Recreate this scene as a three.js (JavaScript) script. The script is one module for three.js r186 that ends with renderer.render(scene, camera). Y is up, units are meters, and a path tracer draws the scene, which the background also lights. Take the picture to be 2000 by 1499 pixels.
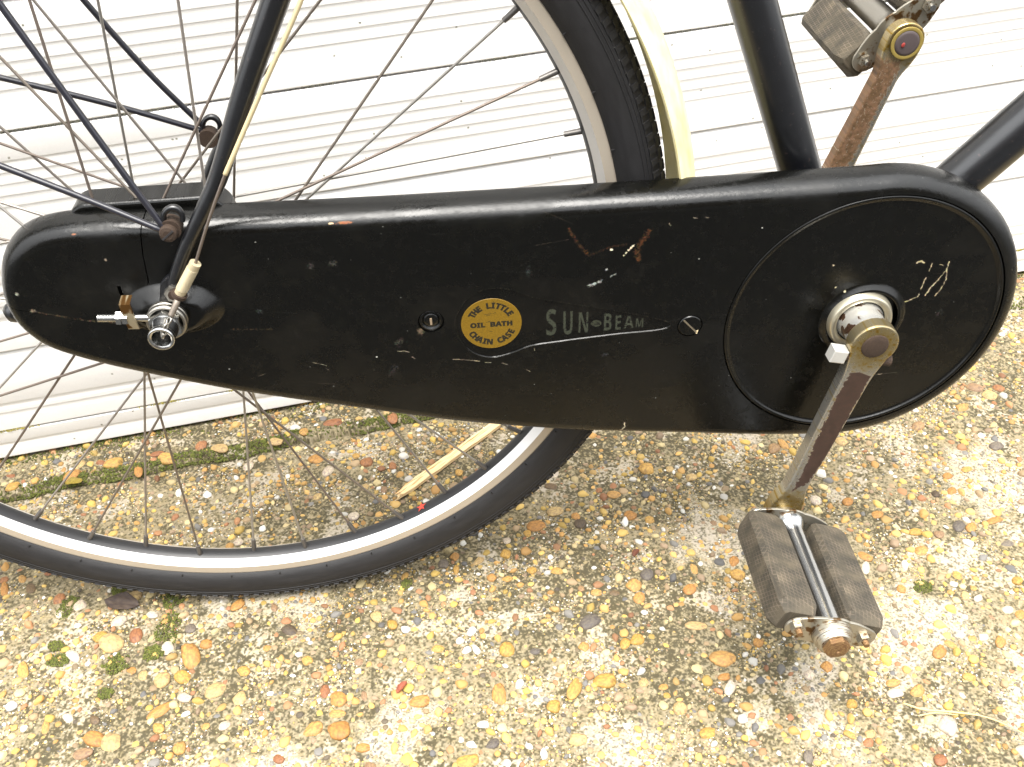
import * as THREE from 'three';
import { mergeGeometries, mergeVertices, toCreasedNormals } from 'three/addons/utils/BufferGeometryUtils.js';
import { Brush, Evaluator, SUBTRACTION, INTERSECTION } from 'three-bvh-csg';

// ------------------------------------------------------------ camera, sky, sun, exposure
const scene = new THREE.Scene();
const camera = new THREE.PerspectiveCamera(42.05, 1024 / 767, 0.02, 200);
camera.position.set(0.1992, 0.7342, 0.6212);
camera.up.set(0.0741, 0.7728, -0.6303);
camera.lookAt(0.1992 + 0.043, 0.7342 - 0.634, 0.6212 - 0.7722);
camera.updateMatrixWorld();

const renderer = new THREE.WebGLRenderer({ antialias: true });
renderer.setSize(1024, 767);
renderer.toneMapping = THREE.LinearToneMapping;
renderer.toneMappingExposure = 5.3;
renderer.shadowMap.enabled = true;

{ // a bright overcast sky, three times as bright overhead as at the horizon
  const w = 64, h = 32, data = new Float32Array(w * h * 4);
  for (let j = 0; j < h; j++) for (let i = 0; i < w; i++) {
    const el = ((j + 0.5) / h - 0.5) * Math.PI;
    const L = el > 0 ? (1 + 2 * Math.sin(el)) / 3 : 0.2;
    const k = (j * w + i) * 4;
    data[k] = L * 0.985; data[k + 1] = L * 1.0; data[k + 2] = L * 1.02; data[k + 3] = 1;
  }
  const t = new THREE.DataTexture(data, w, h, THREE.RGBAFormat, THREE.FloatType);
  t.mapping = THREE.EquirectangularReflectionMapping;
  t.magFilter = t.minFilter = THREE.LinearFilter;
  t.needsUpdate = true;
  scene.background = t; scene.environment = t;
}
const sun = new THREE.DirectionalLight(new THREE.Color(1, 0.96, 0.9), 1.5);
sun.position.set(0.1, 3, 0.9); sun.target.position.set(0.25, 0, 0);
sun.castShadow = true; sun.shadow.radius = 60; sun.shadow.mapSize.set(2048, 2048);
Object.assign(sun.shadow.camera, { left: -2, right: 2, top: 2, bottom: -2, near: 0.1, far: 8 });
scene.add(sun, sun.target);

// ------------------------------------------------------------ helpers
function rng(seed) { return () => { seed |= 0; seed = seed + 0x6D2B79F5 | 0; let t = Math.imul(seed ^ seed >>> 15, 1 | seed); t = t + Math.imul(t ^ t >>> 7, 61 | t) ^ t; return ((t ^ t >>> 14) >>> 0) / 4294967296; }; }
const hashTable = (() => { const r = rng(77), a = new Float32Array(65536); for (let i = 0; i < 65536; i++) a[i] = r(); return a; })();
const H2 = (x, y) => hashTable[((x * 73 + y * 31337) ^ (y * 19 + (x >> 3) * 911)) & 65535];
function vnoise(x, y) {
  const xi = Math.floor(x), yi = Math.floor(y); let fx = x - xi, fy = y - yi;
  fx = fx * fx * (3 - 2 * fx); fy = fy * fy * (3 - 2 * fy);
  const a = H2(xi, yi), b = H2(xi + 1, yi), c = H2(xi, yi + 1), d = H2(xi + 1, yi + 1);
  return a + (b - a) * fx + (c - a) * fy + (a - b - c + d) * fx * fy;
}
function fbm(x, y, o = 4) { let s = 0, a = 0.5, n = 0; for (let i = 0; i < o; i++) { s += a * vnoise(x, y); n += a; a *= 0.5; x = x * 2.03 + 17.3; y = y * 2.03 + 5.7; } return s / n; }
const smooth = (a, b, x) => { const t = Math.min(1, Math.max(0, (x - a) / (b - a))); return t * t * (3 - 2 * t); };
const V = (x, y, z) => new THREE.Vector3(x, y, z);
const col = (r, g, b) => new THREE.Color().setRGB(r, g, b);
const taken = {};
function numbered(n) { const k = taken[n] = (taken[n] ?? -1) + 1; return k ? `${n}_${String(k).padStart(3, '0')}` : n; }
function mesh(name, geo, mat, parent) {
  const m = new THREE.Mesh(geo, mat); m.name = parent === scene ? numbered(name) : name;
  m.castShadow = m.receiveShadow = true; parent.add(m); return m;
}
function group(name, parent) { const g = new THREE.Group(); g.name = parent === scene ? numbered(name) : name; parent.add(g); return g; }
function tag(o, label, category, grp, kind) { o.userData.label = label; if (category) o.userData.category = category; if (grp) o.userData.group = grp; if (kind) o.userData.kind = kind; return o; }
const std = (o) => new THREE.MeshStandardMaterial(o);
const phys = (o) => new THREE.MeshPhysicalMaterial(o);

// tube swept along points with a radius for each
function sweep(pts, radii, seg = 48, sides = 14, flat = 1) {
  const curve = pts.length > 2 ? new THREE.CatmullRomCurve3(pts, false, 'centripetal') : new THREE.LineCurve3(pts[0], pts[1]);
  const fr = curve.computeFrenetFrames(seg, false), pos = [], idx = [], uv = [];
  const rad = (t) => { if (!Array.isArray(radii)) return radii; const f = t * (radii.length - 1), i = Math.min(radii.length - 2, Math.floor(f)); return radii[i] + (radii[i + 1] - radii[i]) * (f - i); };
  const len = curve.getLength();
  for (let i = 0; i <= seg; i++) {
    const t = i / seg, c = curve.getPoint(t), r = rad(t);
    for (let j = 0; j <= sides; j++) {
      const a = j / sides * Math.PI * 2, n = fr.normals[i], b = fr.binormals[i];
      pos.push(c.x + r * (Math.cos(a) * n.x + Math.sin(a) * b.x), c.y + r * (Math.cos(a) * n.y + Math.sin(a) * b.y), c.z + r * (Math.cos(a) * n.z + Math.sin(a) * b.z));
      uv.push(j / sides * r * 6.28, t * len);
      if (i < seg && j < sides) { const k = i * (sides + 1) + j; idx.push(k, k + 1, k + sides + 1, k + 1, k + sides + 2, k + sides + 1); }
    }
  }
  for (const [i, flip] of [[0, 1], [seg, 0]]) {           // end caps
    const c = curve.getPoint(i / seg), k = pos.length / 3; pos.push(c.x, c.y, c.z); uv.push(0, 0);
    for (let j = 0; j < sides; j++) { const a = i * (sides + 1) + j; flip ? idx.push(k, a + 1, a) : idx.push(k, a, a + 1); }
  }
  const g = new THREE.BufferGeometry();
  g.setAttribute('position', new THREE.Float32BufferAttribute(pos, 3)); g.setAttribute('uv', new THREE.Float32BufferAttribute(uv, 2));
  g.setIndex(idx); g.computeVertexNormals(); return g;
}
// lathe about the z axis; profile of [radius, z]; crisp where a point is listed in a new strip
function latheZ(strips, seg = 48) {
  const gs = strips.map((s) => { const g = new THREE.LatheGeometry(s.map(([r, z]) => new THREE.Vector2(r, z)), seg); g.rotateX(Math.PI / 2); return g; });
  return gs.length > 1 ? mergeGeometries(gs) : gs[0];
}
function crispLathe(profile, seg = 48) { const s = []; for (let i = 0; i + 1 < profile.length; i++) s.push([profile[i], profile[i + 1]]); return latheZ(s, seg); }
function cylBetween(a, b, r, seg = 16, r2 = r) {
  const d = b.clone().sub(a), g = new THREE.CylinderGeometry(r2, r, d.length(), seg);
  g.applyQuaternion(new THREE.Quaternion().setFromUnitVectors(V(0, 1, 0), d.clone().normalize()));
  const m = a.clone().add(b).multiplyScalar(0.5); g.translate(m.x, m.y, m.z); return g;
}
function planarUV(g, x0, y0, w, h) {
  const p = g.attributes.position, uv = new Float32Array(p.count * 2);
  for (let i = 0; i < p.count; i++) { uv[2 * i] = (p.getX(i) - x0) / w; uv[2 * i + 1] = (p.getY(i) - y0) / h; }
  g.setAttribute('uv', new THREE.BufferAttribute(uv, 2)); return g;
}
function canvasTex(w, h, draw, srgb = true) {
  const c = document.createElement('canvas'); c.width = w; c.height = h; const x = c.getContext('2d'); draw(x, w, h);
  const t = new THREE.CanvasTexture(c); if (srgb) t.colorSpace = THREE.SRGBColorSpace; t.anisotropy = 8; return t;
}
function dataTex(w, h, fn, srgb, repeat = true) {
  const d = new Uint8Array(w * h * 4), o = [0, 0, 0];
  for (let j = 0; j < h; j++) for (let i = 0; i < w; i++) { fn(i, j, o); const k = (j * w + i) * 4; d[k] = o[0]; d[k + 1] = o[1]; d[k + 2] = o[2]; d[k + 3] = 255; }
  const t = new THREE.DataTexture(d, w, h); if (srgb) t.colorSpace = THREE.SRGBColorSpace;
  t.magFilter = THREE.LinearFilter; t.minFilter = THREE.LinearMipmapLinearFilter; t.generateMipmaps = true;
  if (repeat) t.wrapS = t.wrapT = THREE.RepeatWrapping; t.needsUpdate = true; return t;
}
function extrude(points, depth, bevel = 0, opts = {}) {
  const s = !Array.isArray(points) ? points : new THREE.Shape(points.map(([x, y]) => new THREE.Vector2(x, y)));
  return new THREE.ExtrudeGeometry(s, { depth, bevelEnabled: bevel > 0, bevelSize: bevel, bevelThickness: bevel, bevelSegments: opts.seg ?? 2, curveSegments: opts.curve ?? 24, bevelOffset: opts.offset ?? 0 });
}
function bolt(r, h, slot = true) {   // slotted screw head along +z
  const g = crispLathe([[0.0001, h], [r * 0.55, h], [r * 0.9, h * 0.85], [r, h * 0.55], [r, 0]], 20);
  return g;
}
function hexNut(r, h) { const g = new THREE.CylinderGeometry(r, r, h, 6); g.rotateX(Math.PI / 2); g.translate(0, 0, h / 2); return toCreasedNormals(g, 0.5); }

// fine grain used for bump on painted and rubber surfaces
const grainTex = dataTex(256, 256, (i, j, o) => { const n = vnoise(i * 0.5, j * 0.5) * 0.6 + H2(i, j + 900) * 0.4; o[0] = o[1] = o[2] = n * 255; }, false);
const peelTex = dataTex(512, 512, (i, j, o) => { const n = fbm(i / 9, j / 9, 3) * 0.75 + H2(i + 40, j) * 0.25; o[0] = o[1] = o[2] = n * 255; }, false);
const clonedRepeat = (t, a, b) => { const c = t.clone(); c.repeat.set(a, b); c.needsUpdate = true; return c; };

// ------------------------------------------------------------ the garage door behind
const door = group('garage_door', scene);
door.position.set(-0.3107, 0, -0.206); door.rotation.y = Math.atan2(0.1705, 0.9854);
tag(door, 'white garage door of horizontal grooved boards behind the bicycle', 'garage door');
const doorTex = dataTex(1024, 1024, (i, j, o) => {   // white paint with specks of dirt and faint streaks of grime
  let v = 220 + (fbm(i / 60, j / 30, 3) - 0.5) * 7 + (H2(i, j) - 0.5) * 4, w = 1;
  const s = H2(i >> 1, j >> 1);
  if (s > 0.9994) w = 0.45 + 0.3 * H2(i, j);
  o[0] = v * w; o[1] = v * w * 0.995; o[2] = v * w * (0.985 - (1 - w) * 0.2);
}, true);
const doorMat = std({ map: doorTex, roughness: 0.42, bumpMap: clonedRepeat(grainTex, 6, 6), bumpScale: 0.00004 });
// heights of the joints along the door: y = a + b * s (s metres along the door)
const joints = [[0.012, 0], [0.0475, -0.0008], [0.1447, 0.0078], [0.2627, 0.0141], [0.365, 0.0205]];
for (let k = 0; k < 16; k++) { const p = joints[joints.length - 1]; joints.push([p[0] + 0.109, 0.0205]); }
const S0 = -1.5, S1 = 3.2;
function boardGeo(lo, hi, cove, grooves, gap) {
  const pr = [];                                           // [t along the board's height in metres from its own foot, or from its head when negative, depth]
  const hgt = hi[0] - lo[0];
  pr.push([0.0 + gap, -0.012], [0.0 + gap, 0.0085], [0.0004 + gap, 0.0108], [0.0018 + gap, 0.012]);
  for (let q = grooves.length - 1; q >= 0; q--) {
    const c = hgt * (1 - grooves[q]), w = 0.0030, dp = 0.00042;
    pr.push([c - w - 0.0006, 0.012], [c - w, 0.0116]);
    for (let a = 1; a < 6; a++) pr.push([c - w + 2 * w * a / 6, 0.0116 - dp * Math.sin(Math.PI * a / 6)]);
    pr.push([c + w, 0.0116], [c + w + 0.0006, 0.012]);
  }
  const top = hgt - 0.0002;
  if (cove > 0) for (let a = 0; a <= 8; a++) { const f = a / 8; pr.push([top - cove * (1 - f), 0.012 - 0.0050 * (1 - Math.sqrt(Math.max(0, 1 - f * f))) * 0.9 - 0.001 * f]); }
  else pr.push([top - 0.001, 0.012], [top - 0.0002, 0.0112]);
  pr.push([top, -0.012]);
  const pos = [], uv = [], idx = [], n = 12;
  for (let i = 0; i <= n; i++) {
    const s = S0 + (S1 - S0) * i / n, y0 = lo[0] + lo[1] * s, y1 = hi[0] + hi[1] * s;
    pr.forEach(([t, z]) => { const y = y0 + (y1 - y0) * t / hgt; pos.push(s, y, z); uv.push(s / 0.9, y / 0.9); });
  }
  const m = pr.length;
  for (let i = 0; i < n; i++) for (let j = 0; j + 1 < m; j++) { const a = i * m + j; idx.push(a, a + m, a + 1, a + 1, a + m, a + m + 1); }
  const g = new THREE.BufferGeometry();
  g.setAttribute('position', new THREE.Float32BufferAttribute(pos, 3)); g.setAttribute('uv', new THREE.Float32BufferAttribute(uv, 2)); g.setIndex(idx);
  return toCreasedNormals(g, 0.5);
}
const fiveGrooves = [0.27, 0.375, 0.48, 0.585, 0.69];
for (let k = 0; k + 1 < joints.length; k++) {
  const gv = k === 0 ? [0.5] : k === 1 ? [0.66, 0.78] : fiveGrooves;
  const cove = k === 0 ? 0 : k === 3 ? 0 : k === 1 || k === 2 || k % 2 === 0 ? 0.011 : 0;
  mesh('board', boardGeo(joints[k], joints[k + 1], cove, gv, k === 1 ? 0.0008 : k === 4 ? 0.0013 : 0.0002), doorMat, door);
}
mesh('backing_panel', new THREE.BoxGeometry(S1 - S0, 2.1, 0.03).translate((S0 + S1) / 2, 1.065, -0.032), std({ color: col(0.3, 0.28, 0.25), roughness: 0.9 }), door);

// ------------------------------------------------------------ the ground: exposed aggregate concrete
const GX0 = -0.75, GX1 = 1.35, GZ0 = -0.62, GZ1 = 0.36;
const pales = [[0.711, -0.06, 0.05], [0.573, 0.112, 0.045], [0.032, 0.031, 0.035], [0.419, -0.015, 0.04], [0.474, 0.137, 0.018], [0.469, 0.199, 0.03], [-0.05, 0.011, 0.012], [-0.046, 0.03, 0.012], [0.46, 0.165, 0.016], [0.3, 0.2, 0.03], [0.64, 0.19, 0.03], [0.12, 0.16, 0.03], [0.02, 0.19, 0.03]];
const GW = 2048, GH = 956;
const grimeAt = (x, z) => smooth(0.47, 0.60, fbm(x * 9 + 3.7, z * 13 + 9.2, 5)) * 0.8 + smooth(0.54, 0.66, fbm(x * 30 + 13, z * 30 + 2, 3)) * 0.35;
const gHeight = new Uint8Array(GW * GH);
const groundTex = dataTex(GW, GH, (i, j, o) => {
  const x = GX0 + (GX1 - GX0) * i / GW, z = GZ1 - (GZ1 - GZ0) * j / GH;
  let big = fbm(x * 14 + 3, z * 14 + 9, 4), mid = fbm(x * 70, z * 70, 3), fine = H2(i, j), fine2 = smooth(0.18, 0.82, vnoise(i / 1.9 + 500, j / 1.9 + 77) * 0.6 + vnoise(i / 1.1 + 90, j / 1.1) * 0.4);
  let pale = smooth(0.60, 0.72, fbm(x * 34 + 40, z * 34 + 11, 5) + (fine2 - 0.5) * 0.2) * 0.85;
  for (const [px, pz, r] of pales) { const dd = Math.hypot(x - px, z - pz) / r + (mid - 0.5) * 1.1 + (big - 0.5) * 1.2; if (dd < 1) pale = Math.max(pale, smooth(1, 0.72, dd + (fine2 - 0.5) * 0.5) * 0.9); }
  const grain = fine * 0.4 + fine2 * 0.6;
  const dirt = Math.min(1, grimeAt(x, z) * 0.6 + smooth(0.48, 0.64, mid) * 0.45);
  // pale sand grains set in dark, slightly mossy grime
  const paleGrain = smooth(0.14 + 0.36 * dirt, 0.52 + 0.36 * dirt, grain);
  let v = 0.050 + 0.145 * paleGrain + 0.12 * smooth(0.74, 0.95, grain) * (1 - 0.5 * dirt);
  v = v * (1 - pale) + (0.12 + 0.19 * smooth(0.2, 0.5, grain) + (fine - 0.5) * 0.10) * pale;
  v = Math.max(0.012, v);
  const tint = vnoise(x * 260, z * 260);
  const rr = v, gg = v * (0.84 + 0.05 * pale - 0.04 * tint), bb = v * (0.44 + 0.20 * pale + 0.10 * paleGrain - 0.10 * tint);
  gHeight[j * GW + i] = Math.min(255, 255 * (0.25 + grain * 0.45 + mid * 0.3));
  const e = (c) => 255 * (c <= 0.0031308 ? 12.92 * c : 1.055 * Math.pow(Math.min(c, 1), 1 / 2.4) - 0.055);
  o[0] = e(rr); o[1] = e(gg); o[2] = e(bb);
}, true);
const groundBump = dataTex(GW, GH, (i, j, o) => { o[0] = o[1] = o[2] = gHeight[j * GW + i]; }, false);
const concreteMat = std({ map: groundTex, bumpMap: groundBump, bumpScale: 0.0014, roughness: 0.94 });
const uvGround = (g) => { const p = g.attributes.position, uv = new Float32Array(p.count * 2); for (let i = 0; i < p.count; i++) { uv[2 * i] = (p.getX(i) - GX0) / (GX1 - GX0); uv[2 * i + 1] = (GZ1 - p.getZ(i)) / (GZ1 - GZ0); } g.setAttribute('uv', new THREE.BufferAttribute(uv, 2)); return g; };
// dark sheet to the horizon, added unseen to darken the chain case reflection
{
  const g = new THREE.PlaneGeometry(120, 120); g.rotateX(-Math.PI / 2); g.translate(0, -0.006, 0);
  const uv = g.attributes.uv; for (let i = 0; i < uv.count; i++) uv.setXY(i, uv.getX(i) * 60, uv.getY(i) * 60);
  const darkSheetTex = dataTex(512, 512, (i, j, o) => { const v = 44 + (H2(i >> 1, j >> 1) - 0.5) * 34 + (fbm(i / 40, j / 40, 3) - 0.5) * 20; o[0] = v; o[1] = v; o[2] = v - 1; }, true);
  const m = mesh('ground', g, std({ map: darkSheetTex, roughness: 0.95, bumpMap: clonedRepeat(grainTex, 1, 1), bumpScale: 0.002 }), scene); tag(m, 'unseen dark ground sheet added beyond the concrete paving for the chain case to mirror', 'ground', null, 'structure');
}
const paving = (() => {
  const nx = 260, nz = 150, g = new THREE.PlaneGeometry(GX1 - GX0, GZ1 - GZ0, nx, nz); g.rotateX(-Math.PI / 2); g.translate((GX0 + GX1) / 2, 0, (GZ0 + GZ1) / 2);
  const p = g.attributes.position; for (let i = 0; i < p.count; i++) p.setY(i, (fbm(p.getX(i) * 40, p.getZ(i) * 40, 3) - 0.55) * 0.003);
  g.computeVertexNormals();
  const m = mesh('paving', uvGround(g), concreteMat, scene); tag(m, 'exposed aggregate concrete paving full of ochre pebbles under the bicycle', 'paving', null, 'structure'); return m;
})();
// the low strip along the foot of the door, its ragged lip 65 mm out
const DP = (s, o) => [-0.3107 + 0.9854 * s + 0.1705 * o, -0.206 - 0.1705 * s + 0.9854 * o];
const lipAt = (s) => 0.0595 + (fbm(s * 28 + 5, 3, 3) - 0.5) * 0.012 + (vnoise(s * 140, 9) - 0.5) * 0.003;
const strip = (() => {
  const n = 520, prof = [[-0.03, 0.008], [0.02, 0.008], [0.042, 0.008], [-1, 0.0076], [-2, 0.0045], [-3, -0.006]], pos = [], idx = [];
  for (let i = 0; i <= n; i++) {
    const s = -0.45 + 2.1 * i / n, L = lipAt(s);
    prof.forEach(([o, y], q) => {
      const off = o >= -0.5 ? o : o === -1 ? L : o === -2 ? L + 0.0035 + vnoise(s * 90, 30) * 0.002 : L + 0.006 + vnoise(s * 120, 60) * 0.003;
      const [x, z] = DP(s, off); pos.push(x, y + (q > 0 && q < 4 ? (fbm(x * 50, z * 50, 3) - 0.5) * 0.0035 : 0), z);
    });
  }
  const m = prof.length; for (let i = 0; i < n; i++) for (let j = 0; j + 1 < m; j++) { const a = i * m + j; idx.push(a, a + 1, a + m, a + 1, a + m + 1, a + m); }
  const g = new THREE.BufferGeometry(); g.setAttribute('position', new THREE.Float32BufferAttribute(pos, 3)); g.setIndex(idx); g.computeVertexNormals();
  const me = mesh('threshold_strip', uvGround(g), concreteMat, scene); tag(me, 'raised concrete strip with a mossy lip along the foot of the door', 'threshold', null, 'structure'); return me;
})();

const chromeFar = std({ color: col(0.5, 0.5, 0.5), metalness: 1, roughness: 0.3 });
// pebbles -------------------------------------------------------------------------------------
function pebbleGeo(seed, detail, ang = 0.35) {
  const r = rng(seed), g0 = new THREE.IcosahedronGeometry(1, detail); g0.deleteAttribute('uv'); g0.deleteAttribute('normal');
  const g = mergeVertices(g0), p = g.attributes.position, v = V(0, 0, 0);
  const planes = []; for (let i = 0; i < 7; i++) { const a = r() * 6.283, e = (r() - 0.35) * 1.2; planes.push([V(Math.cos(a) * Math.cos(e), Math.sin(e), Math.sin(a) * Math.cos(e)), 0.66 + r() * ang]); }
  for (let i = 0; i < p.count; i++) {
    v.fromBufferAttribute(p, i);
    for (const [n, d] of planes) { const k = v.dot(n); if (k > d) v.addScaledVector(n, (d - k) * 0.8); }
    const q = 1 + (vnoise(v.x * 1.7 + seed, v.z * 1.7 + v.y * 2) - 0.5) * 0.22; p.setXYZ(i, v.x * q, v.y * q, v.z * q);
  }
  g.computeVertexNormals(); g.setAttribute('uv', new THREE.BufferAttribute(new Float32Array(p.count * 2).map((_, i) => (i % 2 ? p.getZ(i >> 1) : p.getX(i >> 1)) * 0.5 + 0.5), 2)); return g;
}
const stoneTex = dataTex(256, 256, (i, j, o) => { const n = fbm(i / 24, j / 24, 4), s = H2(i, j); const v = 200 + (n - 0.5) * 110 + (s - 0.5) * 26; o[0] = Math.min(255, v + 14); o[1] = v; o[2] = Math.max(0, v - 14 - (n - 0.5) * 40); }, true);
const bigGeos = [...Array(9)].map((_, i) => pebbleGeo(100 + i * 7, 2));
const tones = {
  o: [[0.40, 0.235, 0.072], [0.37, 0.205, 0.06], [0.41, 0.265, 0.09]], y: [[0.395, 0.267, 0.065], [0.429, 0.291, 0.086]], p: [[0.446, 0.360, 0.181], [0.412, 0.326, 0.163]],
  w: [[0.532, 0.515, 0.463], [0.481, 0.455, 0.403]], r: [[0.29, 0.145, 0.065], [0.25, 0.115, 0.052]], g: [[0.150, 0.140, 0.125], [0.105, 0.100, 0.094]], b: [[0.129, 0.095, 0.052], [0.077, 0.060, 0.039]], t: [[0.291, 0.205, 0.112], [0.257, 0.181, 0.112]],
};
const toneMats = {}; for (const k in tones) toneMats[k] = tones[k].map((c) => std({ color: col(...c), map: stoneTex, roughness: 0.68 }));
const placed = [], cell = 0.02, gridMap = new Map();
function clear(x, z, r) { const i0 = Math.floor(x / cell), j0 = Math.floor(z / cell); for (let i = i0 - 1; i <= i0 + 1; i++) for (let j = j0 - 1; j <= j0 + 1; j++) for (const q of gridMap.get(i * 4096 + j) ?? []) if (Math.hypot(q[0] - x, q[1] - z) < q[2] + r) return false; return true; }
function claim(x, z, r) { const k = Math.floor(x / cell) * 4096 + Math.floor(z / cell); if (!gridMap.has(k)) gridMap.set(k, []); gridMap.get(k).push([x, z, r]); }
const along = (x, z) => { const a = x + 0.3107, b = z + 0.206; return [a * 0.9854 - b * 0.1705, a * 0.1705 + b * 0.9854]; };
const levelAt = (x, z) => { const [s, o] = along(x, z); if (o < -0.005) return null; if (o < lipAt(s) - 0.002) return 0.0072; if (o < lipAt(s) + 0.011) return null; return -0.0008; };
const pr = rng(4242);
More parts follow.
